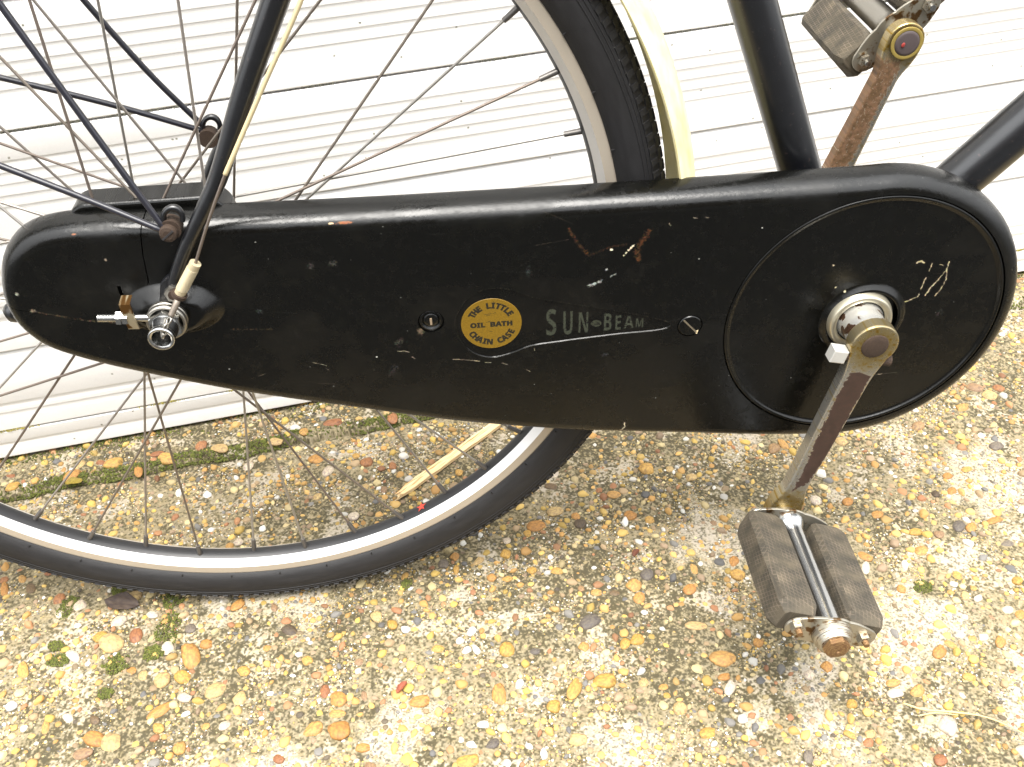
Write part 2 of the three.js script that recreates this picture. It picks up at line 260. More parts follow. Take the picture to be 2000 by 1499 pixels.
// the pebbles one can pick out: x, z, half length, half width (mm), turn, on the strip, tone
const named = [
[-0.175,0.004,6.5,5.9,-2.2,0,'w'],[-0.192,0.012,5.9,3.8,-1.0,0,'w'],[-0.135,0.026,6.8,5.1,-2.7,0,'w'],[-0.106,0.022,5.9,3.6,2.6,0,'w'],[-0.148,0.042,6.4,6.1,2.9,0,'y'],[-0.137,0.050,11.1,8.7,-0.6,0,'p'],
[-0.063,0.073,12.7,8.5,-1.2,0,'o'],[-0.085,0.061,6.4,5.4,-1.7,0,'w'],[-0.051,0.060,6.1,4.6,-3.1,0,'o'],[-0.014,0.092,5.7,4.4,2.6,0,'y'],[-0.167,0.061,8.1,4.5,2.5,0,'w'],[-0.208,0.071,8.7,4.5,-1.1,0,'y'],
[-0.083,0.094,7.3,7.0,-2.4,0,'p'],[-0.066,0.093,7.4,5.6,2.5,0,'y'],[-0.035,0.109,9.4,6.8,-2.7,0,'p'],[-0.061,0.113,6.5,4.7,2.7,0,'w'],[-0.079,0.124,11.0,4.8,-2.5,0,'o'],[-0.078,0.140,6.3,4.3,2.4,0,'y'],
[-0.155,0.124,5.7,3.4,2.5,0,'w'],[-0.129,0.145,10.3,6.0,2.7,0,'o'],[-0.114,0.150,8.9,7.4,-0.8,0,'p'],[-0.057,0.161,6.8,5.0,-1.3,0,'o'],[-0.023,0.144,5.0,4.2,-3.1,0,'w'],[-0.172,0.131,6.6,3.0,-1.4,0,'o'],
[-0.239,-0.033,5.7,3.5,-1.0,0,'o'],[-0.253,-0.023,8.3,3.3,-1.3,0,'o'],[-0.217,-0.040,5.4,3.7,2.4,0,'r'],[-0.068,0.041,5.2,4.7,-1.3,0,'g'],[-0.228,-0.022,7.0,4.3,-1.0,0,'b'],[-0.028,0.018,7.9,4.8,-2.3,0,'o'],
[-0.133,0.127,5.0,3.5,2.4,0,'b'],[-0.135,0.158,8.2,4.8,-3.1,0,'t'],[0.072,0.157,10.3,8.7,-1.0,0,'o'],[0.050,0.155,8.9,6.4,-2.6,0,'o'],[0.139,0.137,8.9,5.4,-3.1,0,'o'],[0.205,0.137,9.8,6.0,-1.4,0,'o'],
[0.175,0.195,9.3,6.2,-3.0,0,'y'],[0.092,0.175,6.5,3.7,-3.1,0,'o'],[0.114,0.056,5.7,4.9,-1.2,0,'y'],[0.155,0.086,5.4,3.5,3.0,0,'y'],[0.041,0.087,5.3,4.4,2.4,0,'y'],[0.058,0.119,5.9,3.8,-1.6,0,'r'],
[0.070,0.142,6.4,3.6,3.1,0,'o'],[0.215,0.093,6.9,6.3,-1.5,0,'y'],[0.196,0.182,6.2,4.3,-2.7,0,'g'],[0.025,0.178,4.8,3.8,2.6,0,'r'],[0.255,-0.049,8.6,6.1,-3.1,0,'o'],[0.291,0.071,11.0,6.7,-2.6,0,'g'],
[0.337,0.035,7.2,6.5,-2.1,0,'o'],[0.340,0.049,6.2,4.9,-2.1,0,'o'],[0.330,0.094,6.8,5.7,-2.5,0,'y'],[0.400,0.121,11.1,7.7,-3.1,0,'o'],[0.296,0.133,10.0,6.5,3.1,0,'y'],[0.268,0.138,11.2,6.0,-2.0,0,'y'],
[0.250,0.153,6.0,5.7,-3.1,0,'y'],[0.353,0.165,6.1,5.5,1.6,0,'p'],[0.398,0.150,7.6,4.5,-2.1,0,'w'],[0.397,0.139,5.7,3.4,-3.0,0,'o'],[0.385,0.085,9.4,4.5,3.0,0,'p'],[0.436,0.032,7.0,6.2,2.4,0,'y'],
[0.388,0.044,6.6,5.2,-2.4,0,'o'],[0.397,0.021,7.8,3.4,-1.6,0,'o'],[0.436,0.016,6.4,4.7,-2.0,0,'o'],[0.282,0.097,4.8,4.5,-1.9,0,'o'],[0.349,-0.053,6.3,5.9,-2.4,0,'o'],[0.367,-0.045,5.1,4.4,-3.0,0,'y'],
[0.345,0.152,3.9,2.9,-3.1,0,'y'],[0.352,0.023,6.3,5.8,-2.3,0,'g'],[0.434,0.108,5.1,4.2,-2.3,0,'o'],[0.239,0.097,4.9,3.4,3.0,0,'g'],[0.298,-0.047,6.8,5.5,-1.8,0,'b'],[0.551,0.169,6.7,5.1,-2.5,0,'o'],
[0.533,0.169,6.6,4.6,-2.9,0,'w'],[0.563,0.202,9.9,7.0,-2.0,0,'w'],[0.585,0.133,7.6,5.4,-2.4,0,'o'],[0.642,0.128,7.0,4.0,-2.2,0,'o'],[0.546,0.230,6.2,4.6,-2.6,0,'r'],[0.444,0.218,6.1,3.6,-1.8,0,'g'],
[0.485,0.138,5.4,4.5,-2.2,0,'o'],[0.535,0.159,5.6,3.4,-3.1,0,'o'],[0.495,0.211,4.6,3.5,-2.5,0,'r'],[0.600,0.160,5.1,3.7,2.9,0,'y'],[0.672,0.102,6.3,4.0,-2.3,0,'o'],[0.556,0.036,7.6,3.6,-2.0,0,'w'],
[0.579,0.064,4.7,4.4,2.7,0,'o'],[0.598,0.127,5.5,3.2,2.4,0,'o'],[0.494,0.175,4.7,4.2,-2.5,0,'y'],[0.483,0.202,4.9,3.2,2.5,0,'y'],[0.499,0.203,4.9,3.7,-2.7,0,'p'],[0.629,0.122,5.2,3.5,-2.9,0,'w'],
[0.610,0.118,4.8,3.8,-3.0,0,'w'],[0.663,0.097,5.3,4.2,-2.7,0,'w'],[0.643,0.081,4.8,3.4,-2.6,0,'w'],[0.084,-0.159,8.0,6.4,-1.3,0,'r'],[0.112,-0.150,5.5,3.8,-1.4,0,'r'],[0.182,-0.133,5.4,4.0,-1.5,0,'y'],
[0.280,-0.120,6.0,5.3,-1.7,0,'w'],[0.276,-0.101,6.8,5.1,3.0,0,'b'],[0.338,-0.083,6.8,5.0,3.1,0,'o'],[0.276,-0.066,8.1,6.0,-2.7,0,'p'],[0.222,-0.016,5.7,4.9,-1.6,0,'y'],[0.162,-0.010,5.7,4.8,-1.4,0,'g'],
[0.173,-0.018,5.1,4.2,-1.9,0,'o'],[0.196,-0.011,7.1,3.7,-2.3,0,'p'],[0.174,-0.002,5.6,2.9,-1.6,0,'y'],[0.269,0.010,5.3,4.0,3.0,0,'y'],[0.245,0.006,4.8,4.3,3.0,0,'y'],[0.221,0.014,4.8,3.6,3.0,0,'y'],
[0.207,0.011,4.4,4.2,2.4,0,'o'],[0.768,-0.205,9.5,6.8,2.6,0,'t'],[0.778,-0.190,8.3,7.6,2.6,0,'p'],[0.739,-0.173,7.4,5.4,-2.7,0,'o'],[0.700,-0.008,8.7,4.0,-2.8,0,'o'],[0.674,-0.002,6.0,4.3,-2.4,0,'o'],
[0.619,-0.002,8.2,4.0,-3.0,0,'y'],[0.640,0.003,6.4,4.5,-2.2,0,'t'],[0.663,-0.005,8.0,5.3,-2.3,0,'g'],[0.749,-0.109,7.8,5.6,-2.7,0,'g'],[0.698,0.022,6.6,4.2,-3.0,0,'g'],[0.568,-0.048,5.6,4.5,-2.6,0,'o'],
[0.680,-0.072,6.1,3.8,-2.7,0,'o'],[0.704,-0.079,6.7,3.8,-2.7,0,'y'],[0.529,-0.136,8.7,4.2,1.9,0,'o'],[0.517,-0.132,8.2,6.2,-2.1,0,'t'],[0.591,-0.135,7.0,6.0,2.1,0,'p'],[0.676,-0.051,5.6,4.0,-2.4,0,'o'],
[0.591,-0.028,6.3,4.6,-2.9,0,'o'],[0.557,-0.105,5.4,4.4,-2.4,0,'y'],[0.112,-0.219,8.6,5.6,-1.5,1,'r'],[0.047,-0.218,10.6,5.6,-3.1,1,'r'],[0.015,-0.207,7.7,4.9,-1.3,1,'o'],[-0.094,-0.196,6.9,6.3,-1.5,1,'r'],
[-0.073,-0.190,10.6,7.6,2.7,1,'p'],[-0.224,-0.165,9.3,7.7,-1.8,1,'o'],[-0.183,-0.179,10.2,7.6,-2.9,1,'y'],[-0.140,-0.189,7.6,4.1,3.1,1,'r'],[-0.129,-0.181,10.4,6.8,2.8,1,'y'],[-0.155,-0.165,9.7,4.1,-1.3,1,'o'],
[-0.198,-0.182,5.7,3.0,2.9,1,'r'],[-0.015,-0.195,8.6,5.6,2.9,1,'p']
];
let bigCount = 0;
function bigPebble(x, z, a, b, turn, lvl, t) {
  const h = Math.min(a, b) * (0.42 + pr() * 0.18), ms = toneMats[t];
  const m = mesh('pebble', bigGeos[Math.floor(pr() * 9)], ms[Math.floor(pr() * ms.length)], paving);
  m.scale.set(a * 1.12, h * 1.05, b * 1.12); m.rotation.set((pr() - 0.5) * 0.3, turn, (pr() - 0.5) * 0.3); m.position.set(x, lvl + h * 0.12, z);
  if (bigCount++) m.name = 'pebble_' + String(bigCount - 1).padStart(3, '0');
  claim(x, z, (a + b) * 0.46);
}
for (const [x, z, a, b, turn, up, t] of named) bigPebble(x, z, a / 1000, b / 1000, turn, up ? 0.0075 : -0.0004, t);
const mix = 'oooooyyypppwwwwtttrrgb';
let guard = 0;
while (bigCount < 300 && guard++ < 20000) {
  const x = -0.34 + pr() * 1.2, z = -0.3 + pr() * 0.54, lv = levelAt(x, z); if (lv === null) continue;
  const a = 0.0042 + Math.pow(pr(), 2.2) * 0.0045, b = a * (0.6 + pr() * 0.35);
  if (!clear(x, z, a * 0.95)) continue;
  bigPebble(x, z, a, b, pr() * 3.14, lv, mix[Math.floor(pr() * mix.length)]);
}
// smaller gravel and grit, past counting
function scatter(name, count, geoSeed, detail, rMin, rMax, pw, seed, box, claimIt, palette, label) {
  const r = rng(seed), list = [];
  let tries = 0;
  while (list.length < count && tries++ < count * 4) {
    const x = box[0] + r() * (box[1] - box[0]), z = box[2] + r() * (box[3] - box[2]), lv = levelAt(x, z); if (lv === null) continue;
    const a = rMin + Math.pow(r(), pw) * (rMax - rMin); if (claimIt && !clear(x, z, a * 0.8)) continue;
    if (claimIt) claim(x, z, a * 0.8);
    list.push([x, lv, z, a, a * (0.55 + r() * 0.4), a * (0.4 + r() * 0.3), r() * 6.28, (r() - 0.5) * 0.5, (r() - 0.5) * 0.5, palette[Math.floor(r() * palette.length)], r()]);
  }
  const im = new THREE.InstancedMesh(pebbleGeo(geoSeed, detail), std({ color: 0xffffff, roughness: 0.75 }), list.length);
  const M = new THREE.Matrix4(), Q = new THREE.Quaternion(), E = new THREE.Euler(), c = new THREE.Color();
  list.forEach(([x, y, z, a, b, h, ry, rx, rz, t, u], i) => {
    E.set(rx, ry, rz); Q.setFromEuler(E); M.compose(V(x, y + h * 0.25, z), Q, V(a * 1.1, h, b * 1.1)); im.setMatrixAt(i, M);
    const tt = tones[t][Math.floor(u * 97) % tones[t].length], k = (0.8 + u * 0.3) * (1 - 0.38 * Math.min(1, grimeAt(x, z)) * smooth(0.3, 0.6, vnoise(x * 400, z * 400))); c.setRGB(Math.min(0.88, tt[0] * k), Math.min(0.86, tt[1] * k), Math.min(0.8, tt[2] * k)); im.setColorAt(i, c);
  });
  im.name = name; im.castShadow = im.receiveShadow = true; im.userData.kind = 'stuff'; if (label) im.userData.label = label; paving.add(im); return im;
}
const near = [-0.42, 1.05, -0.45, 0.36];
scatter('gravel', 2600, 311, 2, 0.0030, 0.0060, 1.7, 11, near, true, 'oooooyyyyppwwttrrg');
scatter('gravel_001', 4200, 322, 1, 0.0020, 0.0038, 1.4, 12, near, true, 'oooooyyyppwttrgb');
scatter('gravel_002', 5600, 337, 1, 0.0014, 0.0028, 1.4, 13, near, true, 'oooyyppwttttrgbb');
scatter('grit', 150000, 351, 0, 0.0005, 0.0015, 1.7, 14, near, false, 'oyyppppwwwttttbbg');

// ------------------------------------------------------------ unseen brown building, added so the black enamel mirrors something dark
{
  const h = group('added_house', scene); h.position.set(0.3, 0, 7.2); tag(h, 'unseen brown two storey building added facing the garage door for the black enamel to mirror', 'added_house');
  const render = std({ map: clonedRepeat(dataTex(256, 256, (i, j, o) => { const v = 92 + (fbm(i / 20, j / 20, 4) - 0.5) * 40 + (H2(i, j) - 0.5) * 30; o[0] = v; o[1] = v * 0.86; o[2] = v * 0.72; }, true), 4, 2), roughness: 0.95 });
  const W2 = 6.5, Hh = 4.7, D = 6, roofM = std({ color: col(0.05, 0.04, 0.037), roughness: 0.9 }), trim = std({ color: col(0.5, 0.5, 0.48), roughness: 0.6 }), dark = std({ color: col(0.03, 0.035, 0.04), roughness: 0.15 });
  const face = new THREE.Shape([[-W2, 0], [W2, 0], [W2, Hh], [-W2, Hh]].map((p) => new THREE.Vector2(...p)));
  const holes = [[-4.6, 0.9, 1.8, 1.2], [2.6, 0.9, 1.8, 1.2], [-4.6, 3.1, 1.8, 1.1], [2.6, 3.1, 1.8, 1.1], [-0.6, 0, 1.0, 2.1]];
  for (const [x, y, w, q] of holes) face.holes.push(new THREE.Path([[x, y], [x, y + q], [x + w, y + q], [x + w, y]].map(([px, py]) => new THREE.Vector2(px, Math.max(py, 0.02)))));
  mesh('wall', extrude(face, 0.25), render, h);
  mesh('wall', new THREE.BoxGeometry(2 * W2, Hh, D - 0.3).translate(0, Hh / 2, 0.3 + (D - 0.3) / 2 + 0.05), std({ color: col(0.1, 0.085, 0.07), roughness: 1 }), h);
  holes.forEach(([x, y, w, q], i) => { const p = mesh(i < 4 ? 'window' : 'door', new THREE.BoxGeometry(w - 0.004, q - 0.03, 0.05).translate(x + w / 2, y + q / 2 + 0.01, 0.14), i < 4 ? trim : std({ color: col(0.04, 0.07, 0.05), roughness: 0.5 }), h); if (i < 4) for (const s of [0, 1]) mesh('pane', new THREE.BoxGeometry(w / 2 - 0.12, q - 0.18, 0.01).translate(x + w * (0.25 + 0.5 * s), y + q / 2, 0.11), dark, p); else mesh('handle', new THREE.SphereGeometry(0.035, 12, 8).translate(x + 0.12, 1.05, 0.1), chromeFar, p); });
  const g = extrude([[-0.45, 0], [D / 2, 1.9], [D + 0.45, 0], [D + 0.45, 0.14], [D / 2, 2.06], [-0.45, 0.14]], 2 * W2 + 0.6); g.rotateY(-Math.PI / 2); g.translate(W2 + 0.3, Hh - 0.02, 0); mesh('roof', g, roofM, h);
}

// ------------------------------------------------------------ materials of the bicycle
const rustTex = dataTex(512, 512, (i, j, o) => { const n = fbm(i / 30, j / 30, 4), s = H2(i, j), m = fbm(i / 7, j / 7, 2); o[0] = 54 + (n - 0.5) * 44 + (s - 0.5) * 22; o[1] = 40 + (n - 0.5) * 36 + (s - 0.5) * 17; o[2] = 29 + (n - 0.5) * 24 + (m - 0.5) * 20; }, true);
const frameTex = dataTex(1024, 1024, (i, j, o) => {   // black enamel with dull scuffs and a few chips
  const n = fbm(i / 50, j / 50, 4), f = fbm(i / 9 + 50, j / 9, 3); let v = 14 + (n - 0.5) * 8, w = 0;
  const chip = fbm(i / 14 + 9, j / 14 + 70, 2); if (chip > 0.83) w = smooth(0.83, 0.86, chip);
  if (f > 0.7) v += (f - 0.7) * 60;
  o[0] = v + w * 30; o[1] = v + 1 + w * 22; o[2] = v + 4 + w * 18;
}, true);
const enamel = phys({ map: clonedRepeat(frameTex, 6, 6), roughness: 0.3, bumpMap: clonedRepeat(peelTex, 30, 30), bumpScale: 0.00003, clearcoat: 0.5, clearcoatRoughness: 0.25 });
const chrome = std({ color: col(0.5, 0.5, 0.49), metalness: 1, roughness: 0.2 });
const dullChrome = std({ color: col(0.36, 0.34, 0.30), metalness: 1, roughness: 0.36, bumpMap: clonedRepeat(peelTex, 8, 8), bumpScale: 0.00004 });
const rusty = std({ map: clonedRepeat(rustTex, 3, 3), roughness: 0.8, metalness: 0.15, bumpMap: clonedRepeat(peelTex, 4, 4), bumpScale: 0.0001 });
const bronzed = std({ map: clonedRepeat(dataTex(128, 128, (i, j, o) => { const n = fbm(i / 12, j / 12, 4), s = H2(i, j); o[0] = 128 + (n - 0.5) * 100 + (s - 0.5) * 20; o[1] = 98 + (n - 0.5) * 110 + (s - 0.5) * 18; o[2] = 66 + (n - 0.5) * 70; }, true), 2, 2), metalness: 0.6, roughness: 0.42, bumpMap: clonedRepeat(peelTex, 2, 2), bumpScale: 0.0001 });
const darkSteel = std({ color: col(0.035, 0.033, 0.035), roughness: 0.5, metalness: 0.3 });
const wireMats = [[0.30, 0.27, 0.24, 0.42], [0.19, 0.155, 0.13, 0.5], [0.36, 0.34, 0.31, 0.4], [0.21, 0.18, 0.15, 0.5]].map(([a, b, c, r]) => std({ color: col(a, b, c), metalness: 0.75, roughness: r }));
const stayMat = phys({ color: col(0.012, 0.012, 0.018), roughness: 0.35, clearcoat: 0.3, clearcoatRoughness: 0.3 });
const cream = std({ color: col(0.72, 0.62, 0.36), roughness: 0.5 });

const bike = group('bicycle', scene);
tag(bike, 'old black bicycle with full chain case and cream rear mudguard before the white door', 'bicycle');

// ------------------------------------------------------------ rear wheel
const wheel = group('rear_wheel', bike); wheel.position.set(0, 0.351, 0);
const alu = std({ color: col(0.44, 0.385, 0.31), metalness: 0.35, roughness: 0.36, bumpMap: clonedRepeat(grainTex, 60, 2), bumpScale: 0.00002 });  // tan of the mirrored ground is put into the flank colour
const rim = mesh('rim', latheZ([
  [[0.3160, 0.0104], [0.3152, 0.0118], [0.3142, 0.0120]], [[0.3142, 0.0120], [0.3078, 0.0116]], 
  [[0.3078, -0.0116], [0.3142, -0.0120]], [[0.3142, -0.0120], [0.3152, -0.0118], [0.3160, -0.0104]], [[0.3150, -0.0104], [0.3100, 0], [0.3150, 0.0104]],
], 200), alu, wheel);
mesh('rim_bevel', latheZ([[[0.3078, 0.0116], [0.3024, 0.0060]], [[0.3024, -0.0060], [0.3078, -0.0116]]], 200), std({ color: col(0.74, 0.73, 0.71), metalness: 0.55, roughness: 0.3 }), rim);  // bevel whiter than the flank: sky light put into its colour
mesh('rim_well', latheZ([[[0.3024, 0.0060], [0.3008, 0.0034], [0.3000, 0], [0.3008, -0.0034], [0.3024, -0.0060]]], 200), std({ color: col(0.012, 0.012, 0.013), roughness: 0.42 }), rim);
{ // small red star printed on the black well of the rim
  const pts = []; for (let i = 0; i < 10; i++) { const r = i % 2 ? 0.0021 : 0.0052, a = i * Math.PI / 5; pts.push([Math.sin(a) * r, Math.cos(a) * r]); }
  const g = extrude(pts, 0.0002); const th = 29.8 * Math.PI / 180;
  const n = V(-Math.sin(th), Math.cos(th), 0), t = V(Math.cos(th), Math.sin(th), 0), b = V(0, 0, -1);   // faces the hub
  g.applyMatrix4(new THREE.Matrix4().makeBasis(t, b, n)); const c = n.clone().multiplyScalar(-0.2999); g.translate(c.x, c.y, c.z);
  tag(mesh('star_mark', g, std({ color: col(0.5, 0.05, 0.03), roughness: 0.5 }), rim), 'small red star on the black rim well');
}
const rubberTex = dataTex(512, 512, (i, j, o) => { const n = fbm(i / 40, j / 40, 4), s = H2(i, j); const v = 21 + (n - 0.5) * 20 + (s - 0.5) * 14; o[0] = v + 1; o[1] = v; o[2] = v + 1; }, true);
const rubber = std({ map: clonedRepeat(rubberTex, 12, 1), roughness: 0.62, bumpMap: clonedRepeat(grainTex, 90, 4), bumpScale: 0.00006 });
{
  const half = [[0.3148, 0.0112], [0.3162, 0.0136], [0.3195, 0.0160], [0.3245, 0.0180], [0.3300, 0.0187], [0.3360, 0.0181], [0.3390, 0.0174]];
  const sh = [[0.3393, 0.0176], [0.3402, 0.0172]], sh2 = [[0.3402, 0.0166], [0.3435, 0.0140], [0.3465, 0.0100], [0.3484, 0.0050], [0.3490, 0]];
  const mir = (s) => s.map(([r, z]) => [r, -z]).reverse();
  const tyre = mesh('tyre', latheZ([half, sh, sh2, mir(sh2), mir(sh), mir(half)], 220), rubber, wheel);
  // small shoulder and centre tread blocks
  const gs = [], n = 230;
  for (let i = 0; i < n; i++) for (const [r, z, tilt, w, l, off] of [[0.3418, 0.0158, 0.95, 0.0062, 0.0045, 0], [0.3418, -0.0158, -0.95, 0.0062, 0.0045, 0], [0.3461, 0.0106, 0.55, 0.0050, 0.0050, 0.5], [0.3461, -0.0106, -0.55, 0.0050, 0.0050, 0.5], [0.3489, 0.0035, 0.1, 0.0048, 0.0056, 0], [0.3489, -0.0035, -0.1, 0.0048, 0.0056, 0.5]]) {
    const g = new THREE.BoxGeometry(l, 0.0015, w); g.rotateX(tilt); g.translate(0, r, z); g.rotateZ((i + off) / n * Math.PI * 2); gs.push(g);
  }
  const tr = mesh('tread', mergeGeometries(gs), rubber, tyre); tr.userData.kind = 'stuff';
  // moulded ribs on the flank
  mesh('sidewall_rib', latheZ([[[0.3336, 0.0185], [0.3338, 0.0189], [0.3342, 0.0189], [0.3344, 0.0185]], [[0.3366, 0.0179], [0.3368, 0.0184], [0.3372, 0.0183], [0.3374, 0.0178]]], 200), rubber, tyre);
  const ticks = []; for (let i = 0; i < 46; i++) { const g = new THREE.BoxGeometry(0.0006, 0.0026, 0.0012); g.translate(0, 0.3166, 0.0146); g.rotateZ(i / 46 * Math.PI * 2 + 0.05); ticks.push(g); }
  mesh('moulding_whisker', mergeGeometries(ticks), rubber, tyre).userData.kind = 'stuff';
}
mesh('hub', latheZ([[[0.006, 0.05], [0.012, 0.045], [0.014, 0.037]], [[0.014, 0.0345], [0.037, 0.034], [0.037, 0.031], [0.026, 0.030], [0.024, 0], [0.026, -0.030], [0.037, -0.031], [0.037, -0.034], [0.014, -0.036]], [[0.012, -0.04], [0.006, -0.05]]], 40), dullChrome, wheel);
{
  const wr = rng(9);
  const nip = std({ color: col(0.16, 0.15, 0.14), metalness: 0.8, roughness: 0.45 });
  for (let k = 0; k < 40; k++) {
    const th = (-37.2 + 9 * k) * Math.PI / 180, far = k % 2 === 0, plus = k % 4 < 2;
    const n = V(Math.sin(th), -Math.cos(th), 0), t = V(Math.cos(th), Math.sin(th), 0), zf = far ? -0.0325 : 0.0325;
    const a = n.clone().multiplyScalar(0.3008); a.z = far ? -0.0018 : 0.0018;
    const be = Math.acos(0.032 / 0.3008) * (plus ? 1 : -1);            // tangent to a 32 mm circle at the flange
    const b = V(0, 0, 0).addScaledVector(n, 0.032 * Math.cos(be)).addScaledVector(t, 0.032 * Math.sin(be)); b.z = zf + (k % 4 === 1 || k % 4 === 2 ? 0.0022 : -0.0016);
    const dir = b.clone().sub(a).normalize(), m = wireMats[Math.floor(wr() * 4)];
    const sp = mesh('spoke', cylBetween(a.clone().addScaledVector(dir, -0.002), b, 0.00095, 8), m, wheel);
    mesh('nipple', cylBetween(a.clone().addScaledVector(dir, -0.001), a.clone().addScaledVector(dir, 0.0125), 0.0022, 10, 0.0019), nip, sp);
  }
}
// cream mudguard round the top and the rear of the wheel
{
  const pos = [], idx = [], uv = [], prof = [], n = 160, R0 = 0.3685;
  for (let q = 0; q <= 16; q++) { const a = (q / 16 - 0.5) * 2.6; prof.push([R0 - 0.019 + 0.021 * Math.cos(a * 0.95) , 0.0285 * Math.sin(a) / Math.sin(1.3)]); }
  const full = [...prof, ...prof.map(([r, z]) => [r - 0.0012, z * 0.955]).reverse()];
  for (let i = 0; i <= n; i++) { const th = (68 + 248 * i / n) * Math.PI / 180; full.forEach(([r, z], q) => { pos.push(Math.sin(th) * r, -Math.cos(th) * r, z); uv.push(i * 0.1, q * 0.05); }); }
  const m = full.length; for (let i = 0; i < n; i++) for (let j = 0; j < m; j++) { const a = i * m + j, b = i * m + (j + 1) % m; idx.push(a, b, a + m, b, b + m, a + m); }
  const g = new THREE.BufferGeometry(); g.setAttribute('position', new THREE.Float32BufferAttribute(pos, 3)); g.setAttribute('uv', new THREE.Float32BufferAttribute(uv, 2)); g.setIndex(idx);
  const creamTex = dataTex(256, 256, (i, j, o) => { const v = fbm(i / 40, j / 20, 4), s = H2(i, j); o[0] = 218 + (v - 0.5) * 20 + (s - 0.5) * 8; o[1] = 207 + (v - 0.5) * 26 + (s - 0.5) * 8; o[2] = 158 + (v - 0.5) * 60; }, true);
  const mg = mesh('rear_mudguard', toCreasedNormals(g, 0.7), std({ map: creamTex, roughness: 0.38 }), bike); mg.position.y = 0.351;
  tag(mg, 'cream painted mudguard close round the tyre');
}

// ------------------------------------------------------------ frame tubes
mesh('seat_tube', sweep([V(0.4830, 0.2990, 0), V(0.2980, 0.7545, 0)], 0.0147, 20, 28), enamel, bike);
mesh('down_tube', sweep([V(0.4871, 0.2992, 0), V(0.4871 + 0.66 * 0.62, 0.2992 + 0.7513 * 0.62, 0)], 0.0168, 20, 28), enamel, bike);
mesh('bottom_bracket_shell', cylBetween(V(0.4871, 0.2992, -0.036), V(0.4871, 0.2992, 0.012), 0.0205, 28), enamel, bike);
mesh('seat_stay', sweep([V(0.0075, 0.366, 0.0585), V(0.0125, 0.379, 0.0595), V(0.0215, 0.3965, 0.0600), V(0.0300, 0.4110, 0.0600), V(0.0452, 0.4338, 0.0592), V(0.0565, 0.4515, 0.0580), V(0.0836, 0.5060, 0.0560), V(0.1118, 0.5585, 0.0540), V(0.2080, 0.7350, 0.0440)], [0.0042, 0.0044, 0.0044, 0.0046, 0.0052, 0.0058, 0.0068, 0.0077, 0.0085], 90, 20), enamel, bike);
mesh('seat_stay', sweep([V(0.006, 0.362, -0.0585), V(0.0215, 0.3965, -0.0600), V(0.0452, 0.4338, -0.0592), V(0.0836, 0.5060, -0.0560), V(0.2080, 0.7350, -0.0440)], [0.0042, 0.0046, 0.0055, 0.007, 0.0085], 60, 16), enamel, bike);
mesh('chain_stay', sweep([V(0.012, 0.351, -0.0585), V(0.15, 0.336, -0.048), V(0.30, 0.32, -0.042), V(0.47, 0.301, -0.028)], [0.0055, 0.0085, 0.0095, 0.0095], 40, 16), enamel, bike);
for (const s of [1, -1]) {   // flat dropout ends that hold the axle
  const sh = new THREE.Shape(); sh.absarc(0.001, 0.3505, 0.0145, -2.2, 0.9); sh.lineTo(0.018, 0.378); sh.quadraticCurveTo(0.012, 0.389, 0.004, 0.378); sh.closePath();
  const g = extrude(sh, 0.003, 0.0008); g.translate(0, 0, s > 0 ? 0.0562 : -0.0605); mesh('dropout', g, enamel, bike);
}
// mudguard stays and their eyelets
function stayPair(z, eye, ends) {
  const p = group('mudguard_stay', bike), sg = Math.sign(z);
  for (const [ax, ay, az, mx, my, mz, ex, ey, ez] of ends) mesh('rod', sweep([V(ax, ay, az), V(mx, my, mz), V(ex, ey, ez)], 0.0021, 24, 10), stayMat, p);
  const br = new THREE.TorusGeometry(0.0068, 0.0021, 8, 20, 4.4); br.scale(0.85, 1.1, 1.2); br.rotateZ(-0.4); br.translate(eye[0] + 0.004, eye[1] + 0.008, z - sg * 0.002);
  mesh('eyelet', br, enamel, p);
  const sc = bolt(0.0056, 0.0045); if (sg < 0) sc.rotateY(Math.PI); sc.translate(eye[0], eye[1], z + sg * 0.001);
  const screw = mesh('screw', sc, rusty, p);
  const sl = new THREE.BoxGeometry(0.0095, 0.0012, 0.0006); sl.rotateZ(0.65); sl.translate(eye[0], eye[1], z + sg * 0.0055); mesh('screw_slot', sl, darkSteel, screw);
  mesh('washer', cylBetween(V(eye[0] + 0.001, eye[1] + 0.001, z - sg * 0.008), V(eye[0] + 0.001, eye[1] + 0.001, z + sg * 0.001), 0.0068, 18), rusty, p);
  return p;
}
stayPair(0.0600, [0.0188, 0.4175], [[0.0165, 0.4190, 0.0600, -0.0132, 0.4880, 0.0520, -0.0720, 0.6290, 0.0370], [0.0150, 0.4185, 0.0605, -0.0340, 0.4435, 0.0530, -0.2580, 0.5590, 0.0320]]);
stayPair(-0.0600, [0.0265, 0.4245], [[0.0250, 0.4330, -0.0580, -0.0035, 0.4820, -0.0500, -0.0830, 0.6400, -0.0380], [0.0240, 0.4290, -0.0590, -0.0370, 0.4580, -0.0510, -0.2700, 0.5450, -0.0350]]);

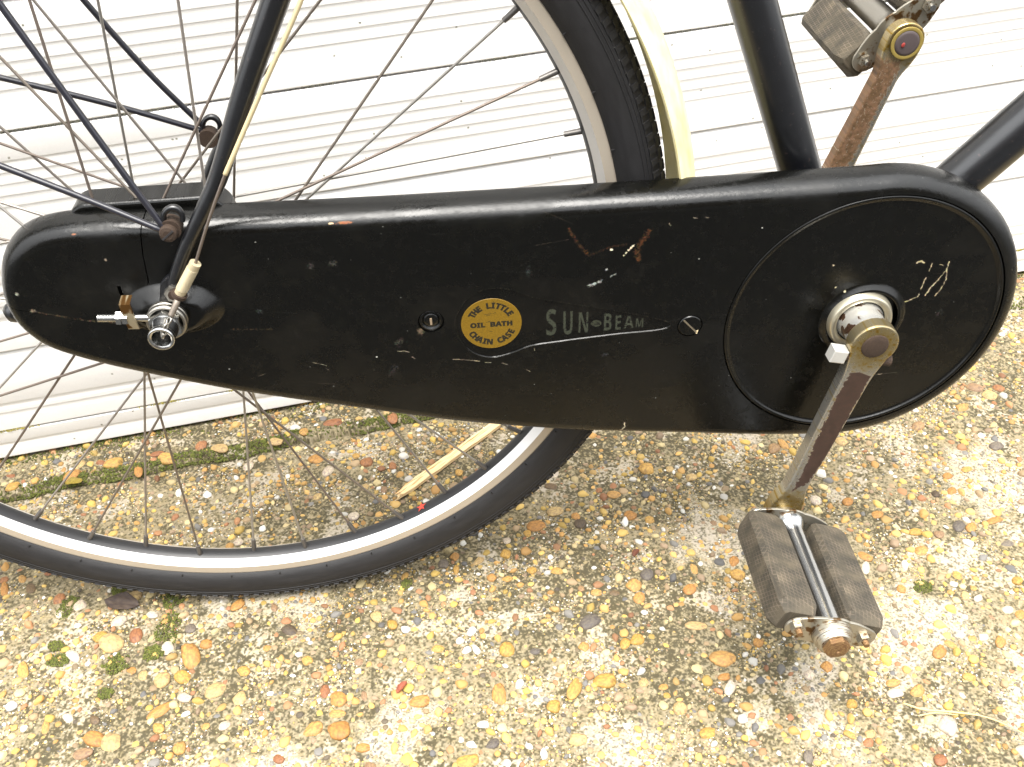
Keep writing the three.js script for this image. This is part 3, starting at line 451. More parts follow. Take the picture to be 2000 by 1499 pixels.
// ------------------------------------------------------------ the chain case
const chainCase = group('chain_case', bike);
tag(chainCase, 'long black enamelled oil bath chain case, scuffed and chipped');
const CX = -0.125, CY = 0.150, CW = 0.75, CH = 0.300;           // the sheet of paint laid on it, metres
const DC = [0.4897, 0.2990];                                     // centre of the round cover
const outline = (() => {
  const c = [];
  const rad = (a) => 0.1178 - 0.0025 * smooth(-10, 80, a) + 0.0008 * smooth(0, -90, a);
  const arc = []; for (let a = 96; a >= -97; a -= 9) arc.push([DC[0] + rad(a) * Math.cos(a * Math.PI / 180), DC[1] + rad(a) * Math.sin(a * Math.PI / 180)]);
  c.push([0.0493, 0.4166], [0.1357, 0.4148], [0.237, 0.4138], [0.34, 0.4132], [0.42, 0.4134], ...arc);
  c.push([0.4300, 0.1850], [0.3528, 0.1953], [0.2704, 0.2070], [0.1866, 0.2242], [0.1142, 0.2445], [0.0313, 0.2688], [-0.0275, 0.2902], [-0.0692, 0.3080], [-0.0930, 0.3225], [-0.1040, 0.3370], [-0.1085, 0.3500], [-0.1090, 0.3640], [-0.1052, 0.3810], [-0.0985, 0.3958], [-0.0880, 0.4074], [-0.0750, 0.4146], [-0.0569, 0.4184], [-0.0355, 0.4190], [0.0034, 0.4180]);
  const curve = new THREE.CatmullRomCurve3(c.map(([x, y]) => V(x, y, 0)), true, 'centripetal');
  return curve.getSpacedPoints(260).slice(0, 260);
})();
const ZF = 0.049;
const turnsLeft = (a, b, c) => (b.x - a.x) * (c.y - a.y) - (b.y - a.y) * (c.x - a.x) > 0;
function caseSolid() {
  const N = outline.length, nrm = outline.map((p, i) => { const a = outline[(i + N - 1) % N], b = outline[(i + 1) % N], d = b.clone().sub(a).normalize(); return V(d.y, -d.x, 0); });  // runs clockwise: this points inwards
  const rings = [[0.0050, 0.0225], [0.0016, 0.0236], [0.0002, 0.0262], [0, 0.0290]];
  for (let k = 1; k <= 10; k++) { const f = k / 10 * Math.PI / 2; rings.push([0.0125 * (1 - Math.cos(f)), 0.0310 + (ZF - 0.0310) * Math.sin(f)]); }
  const pos = [], idx = [];
  for (const [ins, z] of rings) outline.forEach((p, i) => pos.push(p.x + nrm[i].x * ins, p.y + nrm[i].y * ins, z));
  for (let r = 0; r + 1 < rings.length; r++) for (let i = 0; i < N; i++) { const a = r * N + i, b = r * N + (i + 1) % N; idx.push(a, a + N, b, b, a + N, b + N); }
  const side = new THREE.BufferGeometry(); side.setAttribute('position', new THREE.Float32BufferAttribute(pos, 3)); side.setIndex(idx); side.computeVertexNormals();
  const cap = (ring, nz) => {
    const pts = outline.map((p, i) => new THREE.Vector2(p.x + nrm[i].x * rings[ring][0], p.y + nrm[i].y * rings[ring][0]));
    const tri = THREE.ShapeUtils.triangulateShape(pts, []), g = new THREE.BufferGeometry();
    g.setAttribute('position', new THREE.Float32BufferAttribute(pts.flatMap((p) => [p.x, p.y, rings[ring][1]]), 3));
    g.setAttribute('normal', new THREE.Float32BufferAttribute(pts.flatMap(() => [0, 0, nz]), 3));
    const id = []; for (const [a, b, c] of tri) (turnsLeft(pts[a], pts[b], pts[c]) === (nz > 0)) ? id.push(a, b, c) : id.push(a, c, b);
    g.setIndex(id); return g;
  };
  const g = mergeGeometries([side, cap(rings.length - 1, 1), cap(0, -1)]);
  return planarUV(g, CX, CY, CW, CH);
}
const csg = new Evaluator(); csg.useGroups = false; csg.attributes = ['position', 'normal', 'uv'];
const brush = (g) => { const b = new Brush(g); b.updateMatrixWorld(true); return b; };
function less(a, g) { const r = csg.evaluate(a, brush(g), SUBTRACTION); r.updateMatrixWorld(true); return r; }
let solid = brush(caseSolid()), teardrop;
{ // pressed-in teardrop panel, with sloping edges
  const pts = [[0.1925, 0.3200], [0.1965, 0.3345], [0.2050, 0.3450], [0.2185, 0.3500], [0.2335, 0.3475], [0.2475, 0.3405], [0.2690, 0.3340], [0.3055, 0.3240], [0.3440, 0.3110], [0.3475, 0.3080], [0.3446, 0.3050], [0.3063, 0.3026], [0.2691, 0.3000], [0.2450, 0.2975], [0.2318, 0.2925], [0.2160, 0.2900], [0.2015, 0.2975]];
  const c = new THREE.CatmullRomCurve3(pts.map(([x, y]) => V(x, y, 0)), true, 'centripetal').getSpacedPoints(110).slice(0, 110).map((p) => new THREE.Vector2(p.x, p.y));
  teardrop = c;
  const lo = c, cx = 0.25, N = c.length, pos = [], idx = [];
  const inset = (k) => c.map((p, i) => { const a = c[(i + N - 1) % N], b = c[(i + 1) % N], d = b.clone().sub(a).normalize(); return new THREE.Vector2(p.x + d.y * k, p.y - d.x * k); });
  const sgn = THREE.ShapeUtils.area(c) > 0 ? -1 : 1;
  const rr = [[inset(sgn * 0.0006), ZF - 0.0008], [c, ZF + 0.0004], [c, ZF + 0.01]];
  rr.forEach(([q, z]) => q.forEach((p) => pos.push(p.x, p.y, z)));
  for (let r = 0; r < 2; r++) for (let i = 0; i < N; i++) { const a = r * N + i, b = r * N + (i + 1) % N; sgn < 0 ? idx.push(a, b, a + N, b, b + N, a + N) : idx.push(a, a + N, b, b, a + N, b + N); }
  const tri = THREE.ShapeUtils.triangulateShape(c, []); for (const [a, b0, d0] of tri) { const [b, d] = turnsLeft(c[a], c[b0], c[d0]) ? [b0, d0] : [d0, b0]; idx.push(a, d, b); idx.push(2 * N + a, 2 * N + b, 2 * N + d); }
  const g = new THREE.BufferGeometry(); g.setAttribute('position', new THREE.Float32BufferAttribute(pos, 3)); g.setIndex(idx);
  const gg = toCreasedNormals(g, 0.3); planarUV(gg, CX, CY, CW, CH); solid = less(solid, gg);
}
{ // seat of the round cover, two plug holes, the axle slot
  const c = new THREE.CylinderGeometry(0.1030, 0.1030, 0.02, 120); c.rotateX(Math.PI / 2); c.translate(DC[0], DC[1], ZF - 0.0035 + 0.01); solid = less(solid, c);
  for (const [x, y] of [[0.1759, 0.3257], [0.3613, 0.3058]]) { const h = new THREE.CylinderGeometry(0.0098, 0.0092, 0.02, 40); h.rotateX(Math.PI / 2); h.translate(x, y, ZF - 0.0025 + 0.01); solid = less(solid, h); }
  const sl = extrude([[-0.0285, 0.3725], [-0.0285, 0.3440], [-0.0085, 0.3440], [-0.0085, 0.3700], [-0.0120, 0.3652], [-0.0150, 0.3640], [-0.0250, 0.3640], [-0.0262, 0.3655], [-0.0262, 0.3725]], 0.03); sl.translate(0, 0, ZF - 0.010); solid = less(solid, sl);
}
// the lid over the rear sprocket is a piece of its own, split off along a fine gap
const seamLine = [[0.0022, 0.440], [0.0003, 0.4225], [-0.0030, 0.4134], [-0.0060, 0.3946], [-0.0076, 0.3756], [-0.0089, 0.3709], [-0.0150, 0.3640], [-0.0275, 0.3610], [-0.0400, 0.3440], [-0.0774, 0.3531], [-0.0988, 0.3600], [-0.1300, 0.3680]];
const lidPoly = (k) => [...seamLine.map(([x, y]) => [x + k, y - k]), [-0.13, 0.44]];
const lidBrush = (k) => { const g = extrude(lidPoly(k), 0.08); g.translate(0, 0, -0.01); return g; };
const bodyGeo = less(solid, lidBrush(0.0006)).geometry;
const lidR = csg.evaluate(solid, brush(lidBrush(0)), INTERSECTION);

// paint: black, with chips, rust, scratches, dust specks and the printed badge, all where the photograph shows them
const PW = 2048, PH = Math.round(2048 * CH / CW);
const X = (x) => (x - CX) / CW * PW, Y = (y) => PH - (y - CY) / CH * PH, MM = PW / CW / 1000;
const casePaint = canvasTex(PW, PH, (g) => {
  const r = rng(31);
  g.fillStyle = 'rgb(6,6,5)'; g.fillRect(0, 0, PW, PH);
  for (let i = 0; i < 1500; i++) { const v = 3 + r() * 9; g.fillStyle = `rgba(${v + 3},${v + 3},${v},0.25)`; g.beginPath(); g.ellipse(r() * PW, r() * PH, 3 + r() * 22, 2 + r() * 10, r() * 3, 0, 7); g.fill(); }
  for (let i = 0; i < 2600; i++) { const v = 30 + r() * 40; g.fillStyle = `rgba(${v},${v},${v * 0.95},0.35)`; g.fillRect(r() * PW, r() * PH, 1 + r() * 1.5, 1 + r()); }
  const blotch = (x, y, rx, ry, n, c, a, rot = 0, sz = 2.2) => { for (let i = 0; i < n; i++) { const u = (r() + r() + r()) / 1.5 - 1, v = (r() + r() + r()) / 1.5 - 1, px = u * rx * MM, py = v * ry * MM; g.fillStyle = `rgba(${c[0] + (r() - 0.5) * 40},${c[1] + (r() - 0.5) * 30},${c[2] + (r() - 0.5) * 20},${a * (0.4 + 0.6 * r())})`; g.beginPath(); g.ellipse(X(x) + px * Math.cos(rot) - py * Math.sin(rot), Y(y) + px * Math.sin(rot) + py * Math.cos(rot), 0.6 + r() * sz, 0.5 + r() * sz * 0.7, r() * 3, 0, 7); g.fill(); } };
  // rust and bruises
  const rust = [70, 42, 24], tan = [196, 172, 128], grey = [150, 156, 150];
  blotch(0.1266, 0.4098, 7, 1.6, 170, [120, 70, 36], 0.6); blotch(0.118, 0.4098, 2.5, 0.8, 40, tan, 0.6);
  const streak = (pts, wd, c, a, n) => { for (let i = 0; i + 1 < pts.length; i++) { const [x0, y0] = pts[i], [x1, y1] = pts[i + 1]; for (let k = 0; k < n; k++) { const t = r(); blotch(x0 + (x1 - x0) * t, y0 + (y1 - y0) * t, wd, wd, 1, c, a); } } };
  streak([[0.2723, 0.3935], [0.278, 0.383], [0.2864, 0.3711]], 1.9, rust, 0.4, 80); streak([[0.2864, 0.3711], [0.300, 0.3765], [0.3141, 0.3785]], 1.3, rust, 0.28, 50);
  streak([[0.3276, 0.3880], [0.3225, 0.3800], [0.319, 0.3720], [0.3215, 0.3640]], 3.0, [84, 50, 28], 0.4, 90); streak([[0.3170, 0.3770], [0.3100, 0.3690]], 0.8, [226, 214, 180], 0.9, 34); blotch(0.3020, 0.3745, 1.6, 0.5, 16, [226, 214, 180], 0.9);
  streak([[0.2862, 0.3460], [0.2960, 0.3500]], 1.5, [168, 172, 166], 0.65, 60); streak([[0.3020, 0.3530], [0.3060, 0.3555]], 0.9, grey, 0.6, 16); blotch(0.2990, 0.3590, 1.2, 0.9, 12, grey, 0.7);
  blotch(0.245, 0.362, 3, 6, 60, [46, 50, 50], 0.35); blotch(0.115, 0.379, 5, 4, 50, [70, 66, 60], 0.4); blotch(0.168, 0.318, 4, 4, 90, [96, 84, 64], 0.5); blotch(0.152, 0.310, 6, 5, 60, [70, 66, 58], 0.4); blotch(0.145, 0.285, 5, 9, 70, [60, 58, 56], 0.35, 0.5);
  blotch(0.10, 0.378, 4, 4, 50, [66, 64, 60], 0.35); blotch(0.06, 0.345, 3, 3, 30, [60, 60, 62], 0.4); blotch(0.30, 0.285, 4, 2, 30, [50, 50, 50], 0.4); blotch(0.548, 0.300, 4, 4, 40, [58, 58, 56], 0.4);
  blotch(-0.094, 0.372, 2, 2, 22, [150, 146, 130], 0.7); blotch(-0.088, 0.358, 4, 2, 30, [130, 118, 96], 0.5); streak([[-0.085, 0.3560], [-0.055, 0.3470], [-0.035, 0.3435]], 0.8, [86, 70, 52], 0.5, 60); streak([[0.036, 0.3315], [0.066, 0.329]], 0.6, [80, 62, 38], 0.35, 50);
  blotch(-0.045, 0.4145, 2, 1, 24, [140, 90, 56], 0.5); blotch(-0.03, 0.3935, 1, 1.4, 12, [130, 120, 104], 0.6);
  // bare scratches
  const scratch = (pts, w, c, a = 1) => {   // ragged: many short flakes of uneven width, with a dull halo where the paint has lifted
    for (let i = 0; i + 1 < pts.length; i++) { const [x0, y0] = pts[i], [x1, y1] = pts[i + 1], L = Math.hypot(x1 - x0, y1 - y0), n = Math.max(3, Math.round(L / 0.00022));
      for (let k = 0; k < n; k++) { const t = k / n, wob = (vnoise(k * 0.23 + i * 9, x0 * 900) - 0.5) * w * 0.9, lw = w * (0.25 + 0.95 * vnoise(k * 0.17, y0 * 800 + i)), al = a * (0.35 + 0.65 * smooth(0.25, 0.5, vnoise(k * 0.11 + 40, x1 * 700)));
        const px = X(x0 + (x1 - x0) * t) + wob * MM * (y1 - y0) / L, py = Y(y0 + (y1 - y0) * t) + wob * MM * (x1 - x0) / L;
        if (k % 3 === 0) { g.fillStyle = `rgba(${c[0] * 0.35},${c[1] * 0.32},${c[2] * 0.3},${0.10 * a})`; g.beginPath(); g.ellipse(px, py, lw * MM * 1.6 + 1, lw * MM * 1.1 + 0.8, 0, 0, 7); g.fill(); }
        g.fillStyle = `rgba(${c[0] - 30 * r()},${c[1] - 34 * r()},${c[2] - 40 * r()},${al})`; g.beginPath(); g.ellipse(px, py, 0.5 * lw * MM + 0.25, 0.42 * lw * MM + 0.2, r() * 3, 0, 7); g.fill(); } } };
  for (let i = 0; i < 150; i++) { const x = r() * PW, y = r() * PH, l = 8 + r() * r() * 90, an = (r() - 0.5) * 1.3, v = 34 + r() * 36; g.strokeStyle = `rgba(${v},${v * 0.97},${v * 0.9},${0.12 + r() * 0.3})`; g.lineWidth = 0.5 + r() * 0.7; g.beginPath(); g.moveTo(x, y); g.quadraticCurveTo(x + l * 0.5 * Math.cos(an), y + l * 0.5 * Math.sin(an) + (r() - 0.5) * 6, x + l * Math.cos(an), y + l * Math.sin(an)); g.stroke(); }
  const bare = [186, 176, 150];
  scratch([[0.1890, 0.2912], [0.1960, 0.2902], [0.2085, 0.2875]], 0.5, bare, 0.9); scratch([[0.2120, 0.2860], [0.2166, 0.2857]], 0.4, bare, 0.7); scratch([[0.2240, 0.2845], [0.2285, 0.2825]], 0.45, bare, 0.8); scratch([[0.2420, 0.2765], [0.2450, 0.2745]], 0.4, bare, 0.6); scratch([[0.2480, 0.2960], [0.2485, 0.2935]], 0.4, bare, 0.6);
  scratch([[0.1500, 0.3020], [0.1550, 0.3017], [0.1585, 0.3003]], 0.5, bare, 0.85); scratch([[0.1600, 0.2960], [0.1620, 0.2940]], 0.5, bare, 0.8);
  scratch([[0.0886, 0.2975], [0.0935, 0.2960], [0.0985, 0.2935]], 0.35, bare, 0.8); scratch([[0.0975, 0.2910], [0.0995, 0.2895]], 0.35, bare, 0.6); scratch([[0.0480, 0.2885], [0.0545, 0.2905]], 0.4, [140, 130, 110], 0.8); scratch([[0.0900, 0.2780], [0.1050, 0.2760]], 0.3, [120, 100, 90], 0.5);
  scratch([[0.3172, 0.2170], [0.3176, 0.2125], [0.3160, 0.2085], [0.3140, 0.2060]], 1.1, [206, 196, 172], 0.9);
  scratch([[0.2560, 0.4080], [0.2760, 0.3960]], 0.3, [80, 70, 56], 0.5); scratch([[0.2500, 0.3820], [0.2730, 0.3850]], 0.3, [100, 94, 80], 0.5);
  scratch([[0.3560, 0.3950], [0.3590, 0.3945]], 0.6, bare, 0.8); scratch([[0.3640, 0.3948], [0.3670, 0.3942]], 0.6, bare, 0.8); scratch([[0.3400, 0.3920], [0.3412, 0.3900]], 0.7, bare, 0.9);
  scratch([[0.4970, 0.2440], [0.5280, 0.2455]], 0.25, [150, 144, 128], 0.6); scratch([[0.5130, 0.2447], [0.5165, 0.2450]], 0.5, bare, 0.9);
  // the scraped mark on the round cover
  for (const [pts, w] of [[[[0.5205, 0.3452], [0.5235, 0.3462], [0.5262, 0.3448]], 1.3], [[[0.5318, 0.3440], [0.5310, 0.3370]], 0.6], [[[0.5300, 0.3320], [0.5285, 0.3215]], 0.8], [[[0.5282, 0.3180], [0.5278, 0.3155], [0.5225, 0.3130], [0.5190, 0.3122]], 1.0], [[[0.5440, 0.3440], [0.5438, 0.3375], [0.5400, 0.3300], [0.5350, 0.3215], [0.5330, 0.3160]], 0.9], [[[0.5438, 0.3380], [0.5455, 0.3300], [0.5440, 0.3220], [0.5405, 0.3150]], 0.8], [[[0.5375, 0.3425], [0.5408, 0.3410]], 0.5]]) scratch(pts, w, [200, 188, 154], 0.92);
  for (const [x, y] of [[0.4720, 0.3250], [0.4790, 0.3215], [0.4850, 0.3200], [0.4650, 0.3290], [0.4600, 0.3480], [0.4980, 0.3210], [0.4750, 0.3195]]) blotch(x, y, 1.0, 0.4, 8, [190, 176, 140], 0.8);
  for (let i = 0; i < 70; i++) { const v = 150 + r() * 90; g.fillStyle = `rgba(${v},${v},${v * 0.95},${0.5 + r() * 0.5})`; const s = 0.6 + r() * r() * 1.9; g.beginPath(); g.ellipse(r() * PW, r() * PH, s, s * 0.8, 0, 0, 7); g.fill(); }
  // faint olive flecks along the pressed edge of the teardrop panel
  teardrop.forEach((p, i) => { const q = teardrop[(i + 1) % teardrop.length]; for (let k = 0; k < 7; k++) { const t = r(); if (r() > 0.35 + 0.6 * vnoise(i * 0.3, 4)) continue; g.fillStyle = `rgba(${58 + r() * 24},${56 + r() * 22},${44 + r() * 16},${0.25 + r() * 0.35})`; g.beginPath(); g.ellipse(X(p.x + (q.x - p.x) * t) + (r() - 0.5) * 1.6, Y(p.y + (q.y - p.y) * t) + (r() - 0.5) * 1.6, 0.5 + r() * 0.7, 0.4 + r() * 0.5, 0, 0, 7); g.fill(); } });
  // the faded transfer: letters shrinking along the pennant
  for (const [ch, x, y, h, w] of [['S', 0.2607, 0.3173, 0.0228, 0.0092], ['U', 0.2727, 0.3160, 0.0207, 0.0092], ['N', 0.2838, 0.3150, 0.0182, 0.0092], ['B', 0.3011, 0.3140, 0.0155, 0.0074], ['E', 0.3088, 0.3129, 0.0129, 0.0058], ['A', 0.3166, 0.3124, 0.0108, 0.0074], ['M', 0.3244, 0.3113, 0.0082, 0.0070]]) {
    g.save(); g.translate(X(x), Y(y)); g.font = 'bold 100px sans-serif'; g.textAlign = 'center'; g.textBaseline = 'alphabetic';
    const tw = g.measureText(ch).width; g.scale(w * 1000 * MM / tw * 0.98, h * 1000 * MM / 73); g.fillStyle = 'rgba(56,59,48,0.95)'; g.fillText(ch, 0, 36); g.restore();
  }
  g.save(); g.translate(X(0.2930), Y(0.3134)); g.fillStyle = 'rgba(56,58,46,0.9)'; g.beginPath(); g.ellipse(0, 0, 3.9 * MM, 3.0 * MM, 0, 0, 7); g.fill(); g.fillStyle = 'rgba(30,30,26,0.8)'; g.beginPath(); g.ellipse(0.3 * MM, 0.2 * MM, 2.0 * MM, 1.1 * MM, -0.4, 0, 7); g.fill(); g.fillStyle = 'rgba(56,58,46,0.9)'; g.fillRect(-1.2 * MM, -0.3 * MM, 1.6 * MM, 0.5 * MM); g.restore();
  for (let i = 0; i < 420; i++) { g.fillStyle = `rgba(17,16,15,${0.5 + r() * 0.5})`; g.fillRect(X(0.255 + r() * 0.075), Y(0.303 + r() * 0.028), 1 + r() * 2.5, 1 + r() * 2); }
});
// dulled and oily patches, and the ripples and dimples of old enamel
// unroll the sheet round the edges, so that nothing smears along the depth
function caseUV(g) {
  const p = g.attributes.position, n = g.attributes.normal, uv = new Float32Array(p.count * 2);
  for (let i = 0; i < p.count; i++) { let nx = n.getX(i), ny = n.getY(i); const l = Math.hypot(nx, ny), k = l > 0.04 ? Math.max(0, ZF - p.getZ(i)) / l : 0; uv[2 * i] = (p.getX(i) + nx * k - CX) / CW; uv[2 * i + 1] = (p.getY(i) + ny * k - CY) / CH; }
  g.setAttribute('uv', new THREE.BufferAttribute(uv, 2)); return g;
}
const caseRough = dataTex(1024, 410, (i, j, o) => { const n = fbm(i / 70, j / 50, 4), f = fbm(i / 6, j / 6, 3), s = H2(i, j); const v = 0.23 + 0.13 * smooth(0.5, 0.72, n) + 0.07 * smooth(0.56, 0.75, f) + (s - 0.5) * 0.06; o[0] = o[1] = o[2] = Math.max(0.1, v) * 255; }, false);
const caseBump = dataTex(2048, 819, (i, j, o) => { const v = fbm(i / 190, j / 190, 2) * 0.62 + fbm(i / 9, j / 9, 3) * 0.13 + H2(i >> 1, j >> 1) * 0.03; o[0] = o[1] = o[2] = v * 255; }, false);
const caseMat = phys({ map: casePaint, roughness: 1, specularIntensity: 0.72, roughnessMap: caseRough, bumpMap: caseBump, bumpScale: 0.00055 });
caseUV(bodyGeo); caseUV(lidR.geometry);
mesh('case_shell', bodyGeo, caseMat, chainCase);
mesh('sprocket_lid', lidR.geometry, caseMat, chainCase);
{ // the hump over the rear lid
  const s = new THREE.Shape(); s.moveTo(-0.0550, 0.402); s.lineTo(-0.0505, 0.4125); s.quadraticCurveTo(-0.0470, 0.4205, -0.0400, 0.4210); s.lineTo(0.0340, 0.4212); s.quadraticCurveTo(0.0440, 0.4200, 0.0480, 0.4110); s.lineTo(0.0500, 0.402); s.closePath();
  const g = extrude(s, 0.0180, 0.0028, { seg: 4 }); g.translate(0, 0, 0.0095); planarUV(g, CX, CY, CW, CH); mesh('top_cover', g, caseMat, chainCase);
}
{ // swelling round the axle, standing proud of the flat face
  const prof = []; for (let k = 0; k <= 22; k++) { const t = k / 22; prof.push([0.0001 + 0.036 * t, 0.0115 * (1 - smooth(0.5, 1, t)) + 0.00005]); }
  const g = latheZ([prof.slice().reverse()], 72); g.scale(1.0, 0.62, 1); g.translate(0.0040, 0.3520, ZF - 0.0005); planarUV(g, CX, CY, CW, CH); mesh('axle_swelling', g, caseMat, chainCase);
}
// round cover with its rolled bead and raised collar
{
  const g = latheZ([
    [[0.0252, 0.0036], [0.0266, 0.0044], [0.0280, 0.0036], [0.0300, 0.0012], [0.0320, 0.0005]], [[0.0320, 0.0005], [0.0975, 0.0005]],
    [[0.0975, 0.0005], [0.0986, 0.0007], [0.0993, 0.0017], [0.1000, 0.0025], [0.1009, 0.0027], [0.1018, 0.0023], [0.1024, 0.0014], [0.1027, 0]],
  ], 180); g.translate(DC[0], DC[1], ZF - 0.0026); planarUV(g, CX, CY, CW, CH);
  mesh('round_cover', g, caseMat, chainCase);
}
{ // two slotted filler plugs
  for (const [x, y, turn, dome] of [[0.1759, 0.3257, 1.5, true], [0.3613, 0.3058, -0.85, false]]) {
    const p = group('filler_plug', chainCase); p.position.set(x, y, ZF - 0.0020);
    const g = dome ? latheZ([[[0.0088, 0], [0.0086, 0.0012], [0.0070, 0.0014]], [[0.0070, 0.0014], [0.0056, 0.0002]], [[0.0056, 0.0002], [0.0046, 0.0012], [0.0025, 0.0016], [0.0001, 0.0016]]], 40) : latheZ([[[0.0090, 0], [0.0088, 0.0018], [0.0080, 0.0025]], [[0.0080, 0.0025], [0.0001, 0.0027]]], 40);
    const q = g.attributes.uv; for (let i = 0; i < q.count; i++) q.setXY(i, 0.9 + q.getX(i) * 0.03, 0.03 + q.getY(i) * 0.05);
    mesh('plug', g, caseMat, p);
    const s = new THREE.BoxGeometry(dome ? 0.0015 : 0.0150, dome ? 0.0055 : 0.0011, 0.0006); s.rotateZ(dome ? 0 : turn); s.translate(0, 0, dome ? 0.0017 : 0.0027); mesh('slot', s, dome ? std({ color: col(0.22, 0.16, 0.10), roughness: 0.8 }) : std({ color: col(0.10, 0.08, 0.05), roughness: 0.9 }), p);
    if (!dome) { const c = extrude([[0.0040, -0.0048], [0.0062, -0.0036], [0.0055, -0.0070], [0.0046, -0.0066]], 0.0002); c.translate(0, 0, 0.0027); mesh('bare_chip', c, std({ color: col(0.62, 0.5, 0.3), roughness: 0.7 }), p); }
  }
}
{ // yellow round badge
  const badgeTex = canvasTex(512, 512, (g, w) => {
    const r = rng(5); g.fillStyle = 'rgb(108,82,5)'; g.fillRect(0, 0, w, w);
    for (let i = 0; i < 2600; i++) { const a = r(); g.fillStyle = a > 0.5 ? 'rgba(70,50,8,0.22)' : 'rgba(150,108,18,0.22)'; g.beginPath(); g.ellipse(r() * w, r() * w, 1 + r() * 5, 1 + r() * 4, 0, 0, 7); g.fill(); }
    g.fillStyle = 'rgb(22,20,12)'; g.font = 'bold 76px sans-serif'; g.textAlign = 'center'; g.textBaseline = 'middle'; g.strokeStyle = 'rgb(22,20,12)'; g.lineWidth = 6;
    const ring = (txt, rad, start, step, up) => { [...txt].forEach((ch, i) => { const a = start + step * i; g.save(); g.translate(256 + rad * Math.sin(a), 256 - rad * Math.cos(a)); g.rotate(up ? a : a + Math.PI); g.fillText(ch, 0, 0); g.strokeText(ch, 0, 0); g.restore(); }); };
    ring('THE LITTLE', 186, -1.02, 0.228, true);
    g.save(); g.translate(256, 262); g.scale(1.0, 0.86); g.fillText('OIL  BATH', 0, 0); g.strokeText('OIL  BATH', 0, 0); g.restore();
    ring('CHAIN CASE', 188, Math.PI + 1.06, -0.236, false);
    g.strokeStyle = 'rgba(40,34,14,0.7)'; g.lineWidth = 5; for (const [x0, y0, x1, y1] of [[200, 158, 262, 150], [270, 152, 300, 140], [214, 170, 250, 164], [236, 338, 262, 334], [212, 238, 250, 226]]) { g.beginPath(); g.moveTo(x0, y0); g.lineTo(x1, y1); g.stroke(); }
  });
  const g = new THREE.CylinderGeometry(0.0214, 0.0216, 0.0004, 72); g.rotateX(Math.PI / 2); g.translate(0.2182, 0.3198, ZF - 0.0009 + 0.0002); planarUV(g, 0.2182 - 0.0215, 0.3198 - 0.0215, 0.043, 0.043);
  tag(mesh('badge', g, std({ map: badgeTex, roughness: 0.5 }), chainCase), 'round yellow badge with black lettering');
}
mesh('rear_bolt', (() => { const g = latheZ([[[0.0001, 0.006], [0.005, 0.0052], [0.0072, 0.002], [0.0075, 0]], [[0.0075, 0], [0.009, -0.001], [0.009, -0.006]]], 24); g.rotateY(-1.2); g.rotateZ(0.3); g.translate(-0.1105, 0.3455, 0.030); return g; })(), enamel, chainCase);

